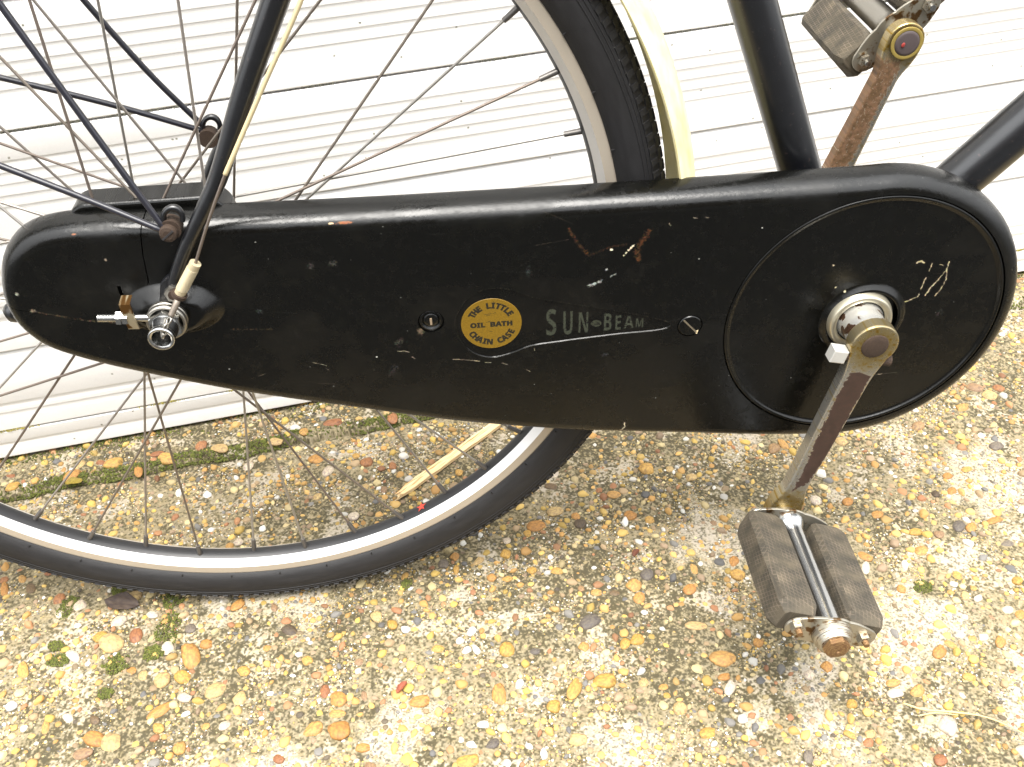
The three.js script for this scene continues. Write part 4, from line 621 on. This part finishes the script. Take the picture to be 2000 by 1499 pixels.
// ------------------------------------------------------------ rear axle, chain adjuster and gear cable
{
  const ax = group('rear_axle', bike); ax.position.set(0.0022, 0.3525, 0);
  mesh('washer', crispLathe([[0.0001, 0.0625], [0.0125, 0.0625], [0.0132, 0.0618], [0.0132, 0.0590]], 32), dullChrome, ax);
  mesh('axle_nut', (() => { const g = hexNut(0.0112, 0.0085); g.translate(0, 0, 0.0625); return g; })(), chrome, ax);
  mesh('indicator_tube', latheZ([[[0.0092, 0.0705], [0.0090, 0.0740], [0.0082, 0.0775], [0.0080, 0.0800]], [[0.0080, 0.0800], [0.0086, 0.0815], [0.0088, 0.0835], [0.0084, 0.0850], [0.0074, 0.0852], [0.0062, 0.0842]], [[0.0062, 0.0842], [0.0056, 0.0800], [0.0052, 0.0700], [0.0001, 0.0690]]], 36), chrome, ax);
  const ad = group('chain_adjuster', bike);
  const ear = new THREE.TorusGeometry(0.0120, 0.0016, 10, 40); ear.scale(1, 1, 1.6); ear.translate(0.0022, 0.3525, 0.0650); mesh('ring', ear, dullChrome, ad);
  mesh('bolt', mergeGeometries([cylBetween(V(-0.0405, 0.3600, 0.0660), V(-0.0080, 0.3570, 0.0655), 0.0026, 14), ...[...Array(14)].map((_, i) => { const g = new THREE.TorusGeometry(0.0025, 0.0004, 6, 14); g.rotateY(Math.PI / 2 ); g.rotateZ(-0.09); g.translate(-0.0400 + i * 0.0009, 0.3600 - i * 0.00008, 0.0660); return g; })]), chrome, ad);
  for (const x of [-0.0285, -0.0245]) { const g = hexNut(0.0048, 0.0034); g.rotateY(Math.PI / 2); g.rotateZ(-0.09); g.translate(x, 0.3590, 0.0660); mesh('nut', g, chrome, ad); }
  // bent end plate of the adjuster
  const pl = [[-0.0205, 0.3710, 0.0600], [-0.0205, 0.3700, 0.0680], [-0.0195, 0.3590, 0.0700], [-0.0190, 0.3510, 0.0690], [-0.0175, 0.3475, 0.0620]];
  const pos = [], idx = []; pl.forEach(([x, y, z]) => { for (const [dx, dz] of [[-0.0036, -0.0006], [0.0036, 0], [0.0036, -0.0018], [-0.0036, -0.0022]]) pos.push(x + dx, y, z + dz); });
  for (let i = 0; i + 1 < pl.length; i++) for (let j = 0; j < 4; j++) { const a = i * 4 + j, b = i * 4 + (j + 1) % 4; idx.push(a, a + 4, b, b, a + 4, b + 4); }
  const g = new THREE.BufferGeometry(); g.setAttribute('position', new THREE.Float32BufferAttribute(pos, 3)); g.setIndex(idx); const cg = toCreasedNormals(g, 0.4); planarUV(cg, -0.03, 0.34, 0.05, 0.05);
  const plateTex = dataTex(256, 256, (i, j, o) => { const n = fbm(i / 22, j / 22, 4), k = smooth(0.46, 0.66, n); o[0] = 170 - k * 80; o[1] = 158 - k * 96; o[2] = 132 - k * 104; }, true);
  mesh('end_plate', cg, std({ map: plateTex, metalness: 0.75, roughness: 0.38 }), ad);
  // bolt holding the stay to the dropout
  const nb = hexNut(0.0062, 0.0055); nb.rotateZ(0.3); nb.translate(0.0118, 0.3735, 0.0600); const sb = mesh('stay_bolt', nb, dullChrome, bike);
  mesh('bolt_end', cylBetween(V(0.0118, 0.3735, 0.0600), V(0.0118, 0.3735, 0.0668), 0.0034, 14), rusty, sb);
  const cb = group('gear_cable', bike);
  const a0 = V(0.0175, 0.3772, 0.0700), a1 = V(0.0328, 0.3995, 0.0705), dir = a1.clone().sub(a0).normalize();
  const barrel = mesh('adjuster_barrel', mergeGeometries([cylBetween(a0, a1, 0.0036, 18, 0.0037), ...[...Array(22)].map((_, i) => { const t = new THREE.TorusGeometry(0.0036, 0.00038, 6, 18); t.applyQuaternion(new THREE.Quaternion().setFromUnitVectors(V(0, 0, 1), dir)); const c = a0.clone().addScaledVector(dir, 0.004 + i * 0.00085); t.translate(c.x, c.y, c.z); return t; })]), std({ color: col(0.40, 0.34, 0.22), roughness: 0.5, metalness: 0.2 }), cb);
  mesh('lock_nut', cylBetween(a0.clone().addScaledVector(dir, -0.0022), a0.clone().addScaledVector(dir, 0.0004), 0.0052, 12), rusty, barrel);
  mesh('inner_wire', sweep([a1, V(0.0470, 0.4280, 0.0690), V(0.0629, 0.4571, 0.0670), V(0.0680, 0.4660, 0.0665)], 0.0010, 30, 8), wireMats[1], cb);
  mesh('outer_casing', sweep([V(0.0629, 0.4571, 0.0670), V(0.0740, 0.4750, 0.0655), V(0.0960, 0.5105, 0.0630), V(0.1250, 0.5570, 0.0610), V(0.2210, 0.7350, 0.0520)], 0.0015, 50, 10), std({ color: col(0.46, 0.38, 0.22), roughness: 0.6 }), cb);
  mesh('toggle_rod', sweep([a0.clone().addScaledVector(dir, -0.001), V(0.0150, 0.3728, 0.0745), V(0.0105, 0.3660, 0.0790)], [0.0022, 0.0022, 0.0019], 16, 12), std({ color: col(0.2, 0.17, 0.14), metalness: 0.6, roughness: 0.5 }), cb);
  const cp = [V(0.0103, 0.3655, 0.0793), V(0.0080, 0.3622, 0.0815), V(0.0058, 0.3588, 0.0832), V(0.0040, 0.3558, 0.0840), V(0.0026, 0.3534, 0.0828), V(0.0022, 0.3525, 0.0790)];
  for (let i = 0; i + 1 < cp.length; i++) { const l = new THREE.TorusGeometry(0.0017, 0.00062, 6, 14); l.scale(1.35, 1, 1); const dd = cp[i + 1].clone().sub(cp[i]), m = cp[i].clone().add(cp[i + 1]).multiplyScalar(0.5); if (i % 2) l.rotateX(Math.PI / 2); l.applyQuaternion(new THREE.Quaternion().setFromUnitVectors(V(1, 0, 0), dd.normalize())); l.translate(m.x, m.y, m.z); mesh('chain_link', l, dullChrome, cb); }
}

// ------------------------------------------------------------ cranks and pedals
function crankMaps(side) {   // chrome plating lifted off a brown rusted face
  const w = 192, h = 1024, mask = new Float32Array(w * h);
  for (let j = 0; j < h; j++) for (let i = 0; i < w; i++) {
    const x = (i / w - 0.5) * 0.048, y = -0.190 + (j / h) * 0.215;               // metres; the arm hangs down -y
    const n = (fbm(x * 900 + 7, y * 500, 4) - 0.5), f = (vnoise(x * 2500, y * 2500) - 0.5);
    let m;
    if (side > 0) { const left = -0.0078 + 0.0046 * smooth(-0.05, -0.14, y) + n * 0.0046, right = 0.0090 - 0.004 * smooth(-0.10, -0.15, y) + n * 0.003; const top = -0.0235 - Math.abs(x + 0.001) * 0.25, bot = -0.142 + x * 1.0 + n * 0.006; m = Math.min(smooth(left - 0.0004, left + 0.0004, x), smooth(right + 0.0004, right - 0.0004, x), smooth(top, top - 0.0006, y), smooth(bot, bot + 0.001, y)); }
    else m = smooth(-0.006 + n * 0.006, -0.004 + n * 0.006, x) * smooth(-0.152, -0.146, y + n * 0.01) * (n + f * 0.4 > -0.26 ? 1 : 0.3);
    mask[j * w + i] = m;
  }
  const map = dataTex(w, h, (i, j, o) => {
    const m = mask[j * w + i], n = fbm(i / 10, j / 10, 4), s = H2(i, j), x = (i / w - 0.5) * 0.048, y = -0.190 + (j / h) * 0.215;
    const stain = Math.max(smooth(0.030, 0.008, Math.hypot(x, y)), smooth(0.030, 0.010, Math.hypot(x, y + 0.168))) * (0.45 + n * 0.55) + smooth(0.58, 0.8, n) * 0.5;
    const c = [172 - stain * 28, 168 - stain * 48, 158 - stain * 96];
    const b = side > 0 ? [52 + (n - 0.5) * 22 + (s - 0.5) * 10, 35 + (n - 0.5) * 15 + (s - 0.5) * 7, 26 + (n - 0.5) * 14] : [94 + (n - 0.5) * 64 + (s - 0.5) * 24, 70 + (n - 0.5) * 48 + (s - 0.5) * 20, 48 + (n - 0.5) * 50];
    for (let k = 0; k < 3; k++) o[k] = c[k] * (1 - m) + b[k] * m;
  }, true, false);
  const orm = dataTex(w, h, (i, j, o) => { const m = mask[j * w + i], n = fbm(i / 10, j / 10, 4); o[0] = 255; o[1] = 255 * (0.3 * (1 - m) + 0.62 * m + (n - 0.5) * 0.15); o[2] = 255 * (0.85 * (1 - m) + 0.05 * m); }, false, false);
  return std({ map, roughnessMap: orm, metalnessMap: orm, metalness: 1, roughness: 1 });
}
function armShape(len) {
  const s = new THREE.Shape(), R = 0.0158, r = 0.0125, w0 = 0.0092, w1 = 0.0072;
  s.absarc(0, 0, R, -0.62, Math.PI + 0.62, false);
  s.bezierCurveTo(-0.0122, -0.0160, -w0, -0.024, -w0, -0.036); s.lineTo(-w1, -len + 0.030); s.bezierCurveTo(-w1, -len + 0.020, -r, -len + 0.016, -r, -len + 0.002);
  s.absarc(0, -len, r, Math.PI, Math.PI * 2, false);
  s.bezierCurveTo(r, -len + 0.016, w1, -len + 0.020, w1, -len + 0.030); s.lineTo(w0, -0.036); s.bezierCurveTo(w0, -0.024, 0.0122, -0.0160, R * Math.cos(-0.62), R * Math.sin(-0.62));
  return s;
}
const BB = [0.4862, 0.3010];
const pedalDefs = [{ side: 1, end: [0.4450, 0.1345], turn: -0.375 }, { side: -1, end: [0.5340, 0.4575], turn: 0.775 }];
const blockTex = dataTex(512, 512, (i, j, o) => {
  const u = i / 512 * 30, v = j / 512 * 30, a = Math.abs(((u + v * 0.08 + 9) % 1) - 0.5), b = Math.abs(((v - u * 0.5 + 60) % 1) - 0.5), ln = Math.max(smooth(0.36, 0.45, a), smooth(0.36, 0.45, b));
  const n = fbm(i / 46, j / 46, 4), m = fbm(i / 70 + 30, j / 40, 4), w = 0.25 + 0.75 * smooth(0.36, 0.68, n), s = H2(i, j), k = (m - 0.5);
  o[0] = 58 + k * 50 + (s - 0.5) * 14 + ln * w * 24; o[1] = 52 + k * 44 + (s - 0.5) * 12 + ln * w * 20; o[2] = 40 + k * 36 + (s - 0.5) * 12 + ln * w * 20;
}, true);
const blockBump = dataTex(512, 512, (i, j, o) => { const u = i / 512 * 30, v = j / 512 * 30, a = Math.abs(((u + v * 0.08 + 9) % 1) - 0.5), b = Math.abs(((v - u * 0.5 + 60) % 1) - 0.5), ln = Math.max(smooth(0.36, 0.46, a), smooth(0.36, 0.46, b)); const n = fbm(i / 46, j / 46, 4), w = 0.25 + 0.75 * smooth(0.36, 0.68, n); o[0] = o[1] = o[2] = 200 - ln * w * 150 + (H2(i, j) - 0.5) * 30; }, false);
const blockMat = std({ map: blockTex, bumpMap: blockBump, bumpScale: 0.0004, roughness: 0.78 });
const plateMat = (() => { const map = dataTex(256, 256, (i, j, o) => { const n = fbm(i / 16, j / 16, 4), k = smooth(0.55, 0.72, n); o[0] = 168 - k * 70; o[1] = 163 - k * 90; o[2] = 150 - k * 104; }, true); return std({ map, metalness: 0.85, roughness: 0.32 }); })();
function blockGeo() {   // moulded rubber block, chamfered along its edges and drawn in at both ends
  const w = 0.0160, h = 0.0132, c = 0.0034, L = 0.0985, ring = (k) => [[-w + c, -h], [w - c, -h], [w, -h + c], [w, h - c], [w - c, h], [-w + c, h], [-w, h - c], [-w, -h + c]].map(([x, y]) => [x * (1 - k), y * (1 - k * 1.15)]);
  const st = [[0.26, 0], [0.20, 0.0012], [0.02, 0.0085], [0.0, 0.0100], [-0.006, 0.049], [0.0, 0.0885], [0.02, 0.0900], [0.20, 0.0973], [0.26, L]], pos = [], idx = [];
  st.forEach(([k, z]) => ring(k).forEach(([x, y]) => pos.push(x, y, z)));
  for (let i = 0; i + 1 < st.length; i++) for (let j = 0; j < 8; j++) { const a = i * 8 + j, b = i * 8 + (j + 1) % 8; idx.push(a, b, a + 8, b, b + 8, a + 8); }
  for (const [r0, f] of [[0, 1], [st.length - 1, 0]]) for (let j = 1; j < 7; j++) f ? idx.push(r0 * 8, r0 * 8 + j + 1, r0 * 8 + j) : idx.push(r0 * 8, r0 * 8 + j, r0 * 8 + j + 1);
  const g = new THREE.BufferGeometry(); g.setAttribute('position', new THREE.Float32BufferAttribute(pos, 3)); g.setIndex(idx); const q = toCreasedNormals(g, 0.62);
  const p = q.attributes.position, nn = q.attributes.normal, uv = new Float32Array(p.count * 2); for (let i = 0; i < p.count; i++) { uv[2 * i] = (Math.abs(nn.getX(i)) > Math.abs(nn.getY(i)) ? p.getY(i) : p.getX(i)) / 0.1 + 0.5; uv[2 * i + 1] = p.getZ(i) / 0.1; } q.setAttribute('uv', new THREE.BufferAttribute(uv, 2)); return q;
}
const blockG = blockGeo();
function plateGeo() {
  const s = new THREE.Shape(), b = 0.028, r = 0.0085, R = 0.0150, cx = 0.0;
  s.absarc(b, 0, r, -1.35, 1.35, false); s.quadraticCurveTo(0.016, 0.0135, 0.0085, R * 0.86); s.quadraticCurveTo(0, R * 1.08, -0.0085, R * 0.86); s.quadraticCurveTo(-0.016, 0.0135, -b - r * 0.22, r * 0.975);
  s.absarc(-b, 0, r, Math.PI - 1.35, Math.PI + 1.35, false); s.quadraticCurveTo(-0.016, -0.0135, -0.0085, -R * 0.86); s.quadraticCurveTo(0, -R * 1.08, 0.0085, -R * 0.86); s.quadraticCurveTo(0.016, -0.0135, b + r * 0.22, -r * 0.975);
  const g = extrude(s, 0.0012, 0.0005); const p = g.attributes.position; planarUV(g, -0.04, -0.04, 0.08, 0.08); return g;
}
for (const { side, end, turn } of pedalDefs) {
  const dx = end[0] - BB[0], dy = end[1] - BB[1], len = Math.hypot(dx, dy), rot = Math.atan2(dx, -dy);
  const cr = group('crank', bike); cr.position.set(BB[0], BB[1], 0); cr.rotation.z = rot;
  tag(cr, side > 0 ? 'crank with peeling chrome over a dark brown face' : 'crank rusted tan brown along its inner face');
  const g = extrude(armShape(len), 0.0080, 0.0016, { seg: 3 }); g.translate(0, 0, side > 0 ? 0.0728 : -0.0816); planarUV(g, -0.024, -0.190, 0.048, 0.215);
  mesh('arm', g, crankMaps(side), cr);
  if (side > 0) {
    mesh('dust_ring', latheZ([[[0.0242, 0.0470], [0.0242, 0.0500], [0.0230, 0.0540], [0.0215, 0.0556], [0.0190, 0.0550], [0.0175, 0.0530]]], 56), std({ color: col(0.5, 0.46, 0.35), metalness: 0.8, roughness: 0.3 }), cr);
    mesh('collar', latheZ([[[0.0172, 0.0520], [0.0160, 0.0540], [0.0152, 0.0580], [0.0152, 0.0722]]], 48), std({ map: clonedRepeat(dataTex(256, 128, (i, j, o) => { const n = fbm(i / 26 + 5, j / 40, 4), k = smooth(0.57, 0.62, n); o[0] = 196 - k * 110; o[1] = 195 - k * 132; o[2] = 190 - k * 142; }, true), 1, 1), metalness: 0.7, roughness: 0.26 }), cr);
    mesh('axle_end', latheZ([[[0.0098, 0.0780], [0.0098, 0.0826]], [[0.0098, 0.0826], [0.0090, 0.0836], [0.0050, 0.0842], [0.0001, 0.0843]]], 40), rusty, cr);
    const pin = mesh('cotter_pin', cylBetween(V(-0.0160, -0.0138, 0.0768), V(0.0200, -0.0138, 0.0768), 0.0046, 16), rusty, cr);
    const bv = extrude([[-0.0048, -0.0044], [0.0048, -0.0044], [0.0048, 0.0044], [-0.0048, 0.0044]], 0.0085, 0.0008); bv.translate(-0.0210, -0.0138, 0.0725); mesh('pin_head', bv, std({ color: col(0.6, 0.59, 0.55), metalness: 0.5, roughness: 0.35 }), pin);
  } else {
    mesh('eye_ring', latheZ([[[0.0120, -0.0700], [0.0117, -0.0695], [0.0096, -0.0695], [0.0092, -0.0700]]], 36).translate(0, -len, 0), std({ color: col(0.27, 0.2, 0.05), roughness: 0.55, metalness: 0.3 }), cr);
    const e = mesh('spindle_end', latheZ([[[0.0093, -0.0705], [0.0090, -0.0694], [0.0070, -0.0690], [0.0001, -0.0689]].reverse()], 30).translate(0, -len, 0), std({ color: col(0.06, 0.045, 0.045), roughness: 0.6 }), cr);
    mesh('paint_spot', new THREE.SphereGeometry(0.0014, 10, 8).scale(1, 1.3, 0.3).translate(0.0030, -len + 0.0015, -0.0684), std({ color: col(0.25, 0.03, 0.025), roughness: 0.5 }), e);
  }
  // pedal: two rubber blocks between end plates on a chromed barrel
  const pd = group('pedal', bike); pd.position.set(end[0], end[1], 0); pd.rotation.z = turn; const zi = side > 0 ? 0.0915 : -0.0915, zs = side;
  const at = (g, z) => { if (zs < 0) { g.rotateY(Math.PI); } g.translate(0, 0, z); return g; };
  for (const u of [-0.0285, 0.0285]) { const b = mesh('rubber_block', at(blockG.clone(), zi + zs * 0.0045), blockMat, pd); b.position.x = u; }
  mesh('barrel', at(latheZ([[[0.0132, 0], [0.0130, 0.0040], [0.0112, 0.0080], [0.0098, 0.0120], [0.0100, 0.0150], [0.0100, 0.1040]]], 32), zi + zs * 0.0010), side > 0 ? chrome : dullChrome, pd);
  for (const z of [0, 0.1060]) {
    const pg = plateGeo(); const pl = mesh('end_plate', at(pg, zi + zs * z), plateMat, pd);
    for (const u of [-0.028, 0.028]) {
      const out = z > 0 ? 1 : -1, dirz = zs * out, n = hexNut(0.0052, 0.0036); if (dirz < 0) n.rotateY(Math.PI); n.translate(u, 0, zi + zs * z + dirz * 0.0012); mesh('nut', n, plateMat, pl);
      const st = new THREE.CylinderGeometry(0.0022, 0.0026, 0.0040, 10); st.rotateX(Math.PI / 2); st.translate(u, 0, zi + zs * z + dirz * 0.0062); mesh('stud', st, side > 0 ? bronzed : chrome, pl);
    }
  }
  mesh('spindle', at(new THREE.CylinderGeometry(0.0085, 0.0085, 0.0160, 20).rotateX(Math.PI / 2), zi - zs * 0.0075), dullChrome, pd);
  const cap = mesh('dust_cap', at(latheZ([[[0.0142, 0.1065], [0.0142, 0.1120], [0.0134, 0.1136]], [[0.0134, 0.1136], [0.0122, 0.1142], [0.0120, 0.1170], [0.0108, 0.1184]], [[0.0108, 0.1184], [0.0001, 0.1184]]], 36), zi), plateMat, pd);
  mesh('cap_nut', at(mergeGeometries([hexNut(0.0096, 0.0042).translate(0, 0, 0.1180), latheZ([[[0.0088, 0.1222], [0.0060, 0.1236], [0.0018, 0.1238]], [[0.0018, 0.1238], [0.0001, 0.1220]]], 24).toNonIndexed()].map((q) => { const c = q.index ? q.toNonIndexed() : q; return c; })), zi), bronzed, cap);
}

// ------------------------------------------------------------ litter and moss on the ground
{ // split length of pale wood
  const L = 0.146, g = new THREE.BoxGeometry(L, 0.004, 0.0100, 40, 2, 4), p = g.attributes.position;
  for (let i = 0; i < p.count; i++) { const t = p.getX(i) / L + 0.5; const taper = smooth(0, 0.12, t) * 0.45 + 0.55; p.setZ(i, p.getZ(i) * taper + (fbm(t * 9, 2, 3) - 0.5) * 0.0012); p.setY(i, p.getY(i) * (0.7 + 0.3 * taper) + (p.getY(i) > 0 ? (fbm(t * 14, p.getZ(i) * 900, 2) - 0.5) * 0.0016 : 0)); if (t < 0.005 || t > 0.995) p.setX(i, p.getX(i) + (H2(Math.round(p.getZ(i) * 9000), Math.round(p.getY(i) * 9000)) - 0.5) * 0.010); }
  const tex = dataTex(512, 64, (i, j, o) => { const n = fbm(i / 60, j / 3, 3), s = smooth(0.62, 0.72, fbm(i / 90 + 3, j / 6, 3)); o[0] = 204 + (n - 0.5) * 24 - s * 36; o[1] = 180 + (n - 0.5) * 40 - s * 66; o[2] = 136 + (n - 0.5) * 50 - s * 70; }, true);
  g.computeVertexNormals(); const m = mesh('wood_splinter', g, std({ map: tex, roughness: 0.8 }), scene); m.position.set(0.1724, 0.0042, -0.1506); m.rotation.y = Math.atan2(0.098, 0.1074);
  tag(m, 'long pale wood splinter lying on the concrete behind the wheel rim', 'splinter');
}
function leafGeo(L, W, curl, seed) {
  const g = new THREE.PlaneGeometry(L, W, 16, 8), p = g.attributes.position;
  for (let i = 0; i < p.count; i++) { const t = p.getX(i) / L + 0.5, k = Math.pow(Math.sin(Math.PI * Math.min(1, Math.max(0.0, t))), 0.6); const w = p.getY(i) * k * (1 + (vnoise(t * 7 + seed, 1) - 0.5) * 0.3); p.setXYZ(i, p.getX(i), curl * (w * w / (W * W) * 4) + (vnoise(t * 5 + seed, w * 300) - 0.5) * L * 0.07 + 0.001, w); }
  const top = g, bot = g.clone(); const bp = bot.attributes.position; for (let i = 0; i < bp.count; i++) bp.setY(i, bp.getY(i) - 0.0003); const ix = bot.index.array; for (let i = 0; i < ix.length; i += 3) { const t = ix[i]; ix[i] = ix[i + 1]; ix[i + 1] = t; }
  const m = mergeGeometries([top, bot]); m.computeVertexNormals(); return m;
}
for (const [x, z, L, W, turn, c, label, y] of [
  [-0.1355, 0.0080, 0.034, 0.019, -0.25, [0.07, 0.054, 0.047], 'curled dark brown dead leaf on the concrete just in front of the tyre', 0.0035],
  [-0.2185, -0.1535, 0.018, 0.011, 0.1, [0.24, 0.2, 0.02], 'small yellow green leaf caught at the mossy lip of the threshold strip', 0.009],
  [0.3457, -0.0019, 0.011, 0.0058, 0.9, [0.14, 0.05, 0.025], 'tiny red brown leaf scrap beside a purplish stone', 0.0025],
  [0.1235, 0.1239, 0.014, 0.0055, 0.9, [0.30, 0.09, 0.05], 'narrow rust red leaf scrap on the open paving', 0.0025]]) {
  const m = mesh('dead_leaf', leafGeo(L, W, 0.0022, x * 50 + 9), std({ color: col(...c), roughness: 0.75, map: stoneTex, side: THREE.DoubleSide }), scene); m.position.set(x, y, z); m.rotation.y = turn; tag(m, label, 'leaf');
}
for (const [pts, r, label] of [[[[0.5348, 0.1808], [0.5468, 0.1882], [0.5706, 0.1924], [0.5965, 0.2011], [0.6280, 0.2250]], 0.0009, 'thin pale dry grass stem lying across the paving beyond the pedal'], [[[0.5420, 0.1930], [0.5560, 0.1925], [0.5740, 0.1955]], 0.0007, 'short dry grass blade crossing the longer pale stem'], [[[0.5005, 0.2230], [0.5070, 0.2340]], 0.0008, 'little straight brown twig alone on the paving']]) {
  const m = mesh('grass_stem', sweep(pts.map(([x, z], i) => V(x, 0.0036 + (i % 2) * 0.0012, z)), [r, r, r * 0.5], 30, 6), std({ color: label.includes('twig') ? col(0.16, 0.1, 0.06) : col(0.45, 0.36, 0.17), roughness: 0.8 }), scene); tag(m, label, label.includes('twig') ? 'twig' : 'grass stem');
}
function mossMesh(name, list, label, seed) {   // list of [x, y, z, size]
  const r = rng(seed), base = new THREE.IcosahedronGeometry(1, 0), im = new THREE.InstancedMesh(base, std({ color: 0xffffff, roughness: 0.95 }), list.length), M = new THREE.Matrix4(), Q = new THREE.Quaternion(), c = new THREE.Color();
  list.forEach(([x, y, z, s], i) => { Q.setFromEuler(new THREE.Euler(r() * 6, r() * 6, r() * 6)); M.compose(V(x, y, z), Q, V(s * (0.35 + r() * 0.4), s * (0.8 + r() * 0.9), s * (0.35 + r() * 0.4))); im.setMatrixAt(i, M); const k = r(); c.setRGB(0.045 + k * 0.07, 0.055 + k * 0.07, 0.008 + k * 0.012); if (r() > 0.86) c.setRGB(0.065, 0.05, 0.026); im.setColorAt(i, c); });
  im.name = numbered(name); im.castShadow = im.receiveShadow = true; scene.add(im); tag(im, label, 'moss', null, 'stuff'); return im;
}
{
  const r = rng(808), a = [], b = [];
  for (let i = 0; i < 60000 && a.length < 9000; i++) { const s = -0.15 + r() * 1.55, o = r() * r() * 0.034; const d = smooth(0.30, 0.62, fbm(s * 16 + 4, o * 60, 3)) * (1 - o / 0.036); if (r() > d) continue; const [x, z] = DP(s, o); a.push([x, 0.008 + r() * 0.0018, z, 0.0006 + r() * 0.0011]); }
  for (let i = 0; i < 90000 && b.length < 15000; i++) { const s = -0.15 + r() * 1.55, L = lipAt(s), o = L - 0.007 + r() * 0.015; const d = smooth(0.30, 0.5, fbm(s * 12 + 30, 7 + o * 40, 3)) * 0.9 + 0.1; if (r() > d) continue; const [x, z] = DP(s, o); const y = o < L ? 0.0078 : o < L + 0.006 ? 0.0078 - (o - L) * 1.1 : 0.0008; b.push([x, y + r() * 0.0012, z, 0.0007 + r() * 0.0012]); }
  mossMesh('moss_band', a, 'green moss growing in a band along the foot of the door', 1);
  mossMesh('moss_band', b, 'olive moss covering the broken lip of the threshold strip', 2);
  const clumps = [[-0.186, 0.0053, 0.011, 0.014, 'moss tuft beside the elongated white pebble'], [-0.0906, 0.0060, 0.012, 0.013, 'moss patch at the tyre among small white pebbles'], [-0.0889, 0.0400, 0.013, 0.022, 'largest moss patch on the paving, with white pebbles round it'], [-0.0960, 0.0640, 0.012, 0.010, 'moss tuft next to the tall orange pebble'], [-0.1790, 0.0640, 0.012, 0.009, 'moss tuft touching a rounded white pebble'], [-0.1850, 0.0490, 0.009, 0.007, 'small moss tuft above a white pebble and its larger neighbour tuft'], [-0.1270, 0.0740, 0.013, 0.012, 'hook shaped moss tuft by a pale yellow stone'], [-0.1300, 0.1035, 0.008, 0.006, 'little moss tuft over a flat white pebble'], [-0.1438, -0.0100, 0.008, 0.008, 'dark moss tuft beside the curled dead leaf'], [0.1277, 0.0112, 0.006, 0.006, 'tiny round moss cushion alone on the paving'], [0.5996, 0.0639, 0.011, 0.008, 'brownish moss tuft on the paving beyond the pedal']];
  clumps.forEach(([x, z, rx, rz, label], q) => { const l = [], cr = rng(900 + q); for (let i = 0; i < 1600 && l.length < 420; i++) { const u = cr() * 2 - 1, v = cr() * 2 - 1; if (Math.hypot(u, v) > 0.55 + 0.5 * vnoise(u * 3 + q * 9, v * 3)) continue; l.push([x + u * rx, cr() * 0.0014, z + v * rz, 0.0006 + cr() * 0.0009]); } mossMesh('moss_tuft', l, label, 50 + q).userData.group = 'moss tufts on the paving'; });
  // algae in the joint above the bottom board of the door
  const al = [], ar = rng(66); for (let i = 0; i < 9000 && al.length < 1500; i++) { const s = -0.02 + ar() * 1.3, n = fbm(s * 18, 2, 4); if (n < 0.47 + ar() * 0.14) continue; const [x, z] = DP(s, 0.0118 + ar() * 0.0006); al.push([x, 0.0480 + (ar() - 0.3) * 0.0022, z, 0.0004 + ar() * 0.0006]); }
  const am = mossMesh('algae_line', al, 'yellow green algae in the joint above the bottom board of the door', 3);
  const c = new THREE.Color(), rr = rng(4); for (let i = 0; i < al.length; i++) { const k = rr(); c.setRGB(0.26 + k * 0.14, 0.22 + k * 0.12, 0.04 + k * 0.03); am.setColorAt(i, c); }
  const dl = [], dr = rng(67); for (let i = 0; i < 9000 && dl.length < 2200; i++) { const s = -0.1 + dr() * 1.6, n = fbm(s * 30, 8, 3); if (dr() > smooth(0.35, 0.6, n)) continue; const [x, z] = DP(s, 0.0095 + dr() * 0.002); dl.push([x, 0.365 + 0.0205 * s + 0.0012 + (dr() - 0.5) * 0.0016, z, 0.0003 + dr() * 0.0005]); }
  const dm = mossMesh('grime_line', dl, 'grey green grime lodged in the open joint between two upper door boards', 5); dm.userData.category = 'grime';
  for (let i = 0; i < dl.length; i++) { const k = rr(); c.setRGB(0.16 + k * 0.1, 0.16 + k * 0.1, 0.12 + k * 0.07); dm.setColorAt(i, c); }
}

renderer.render(scene, camera);
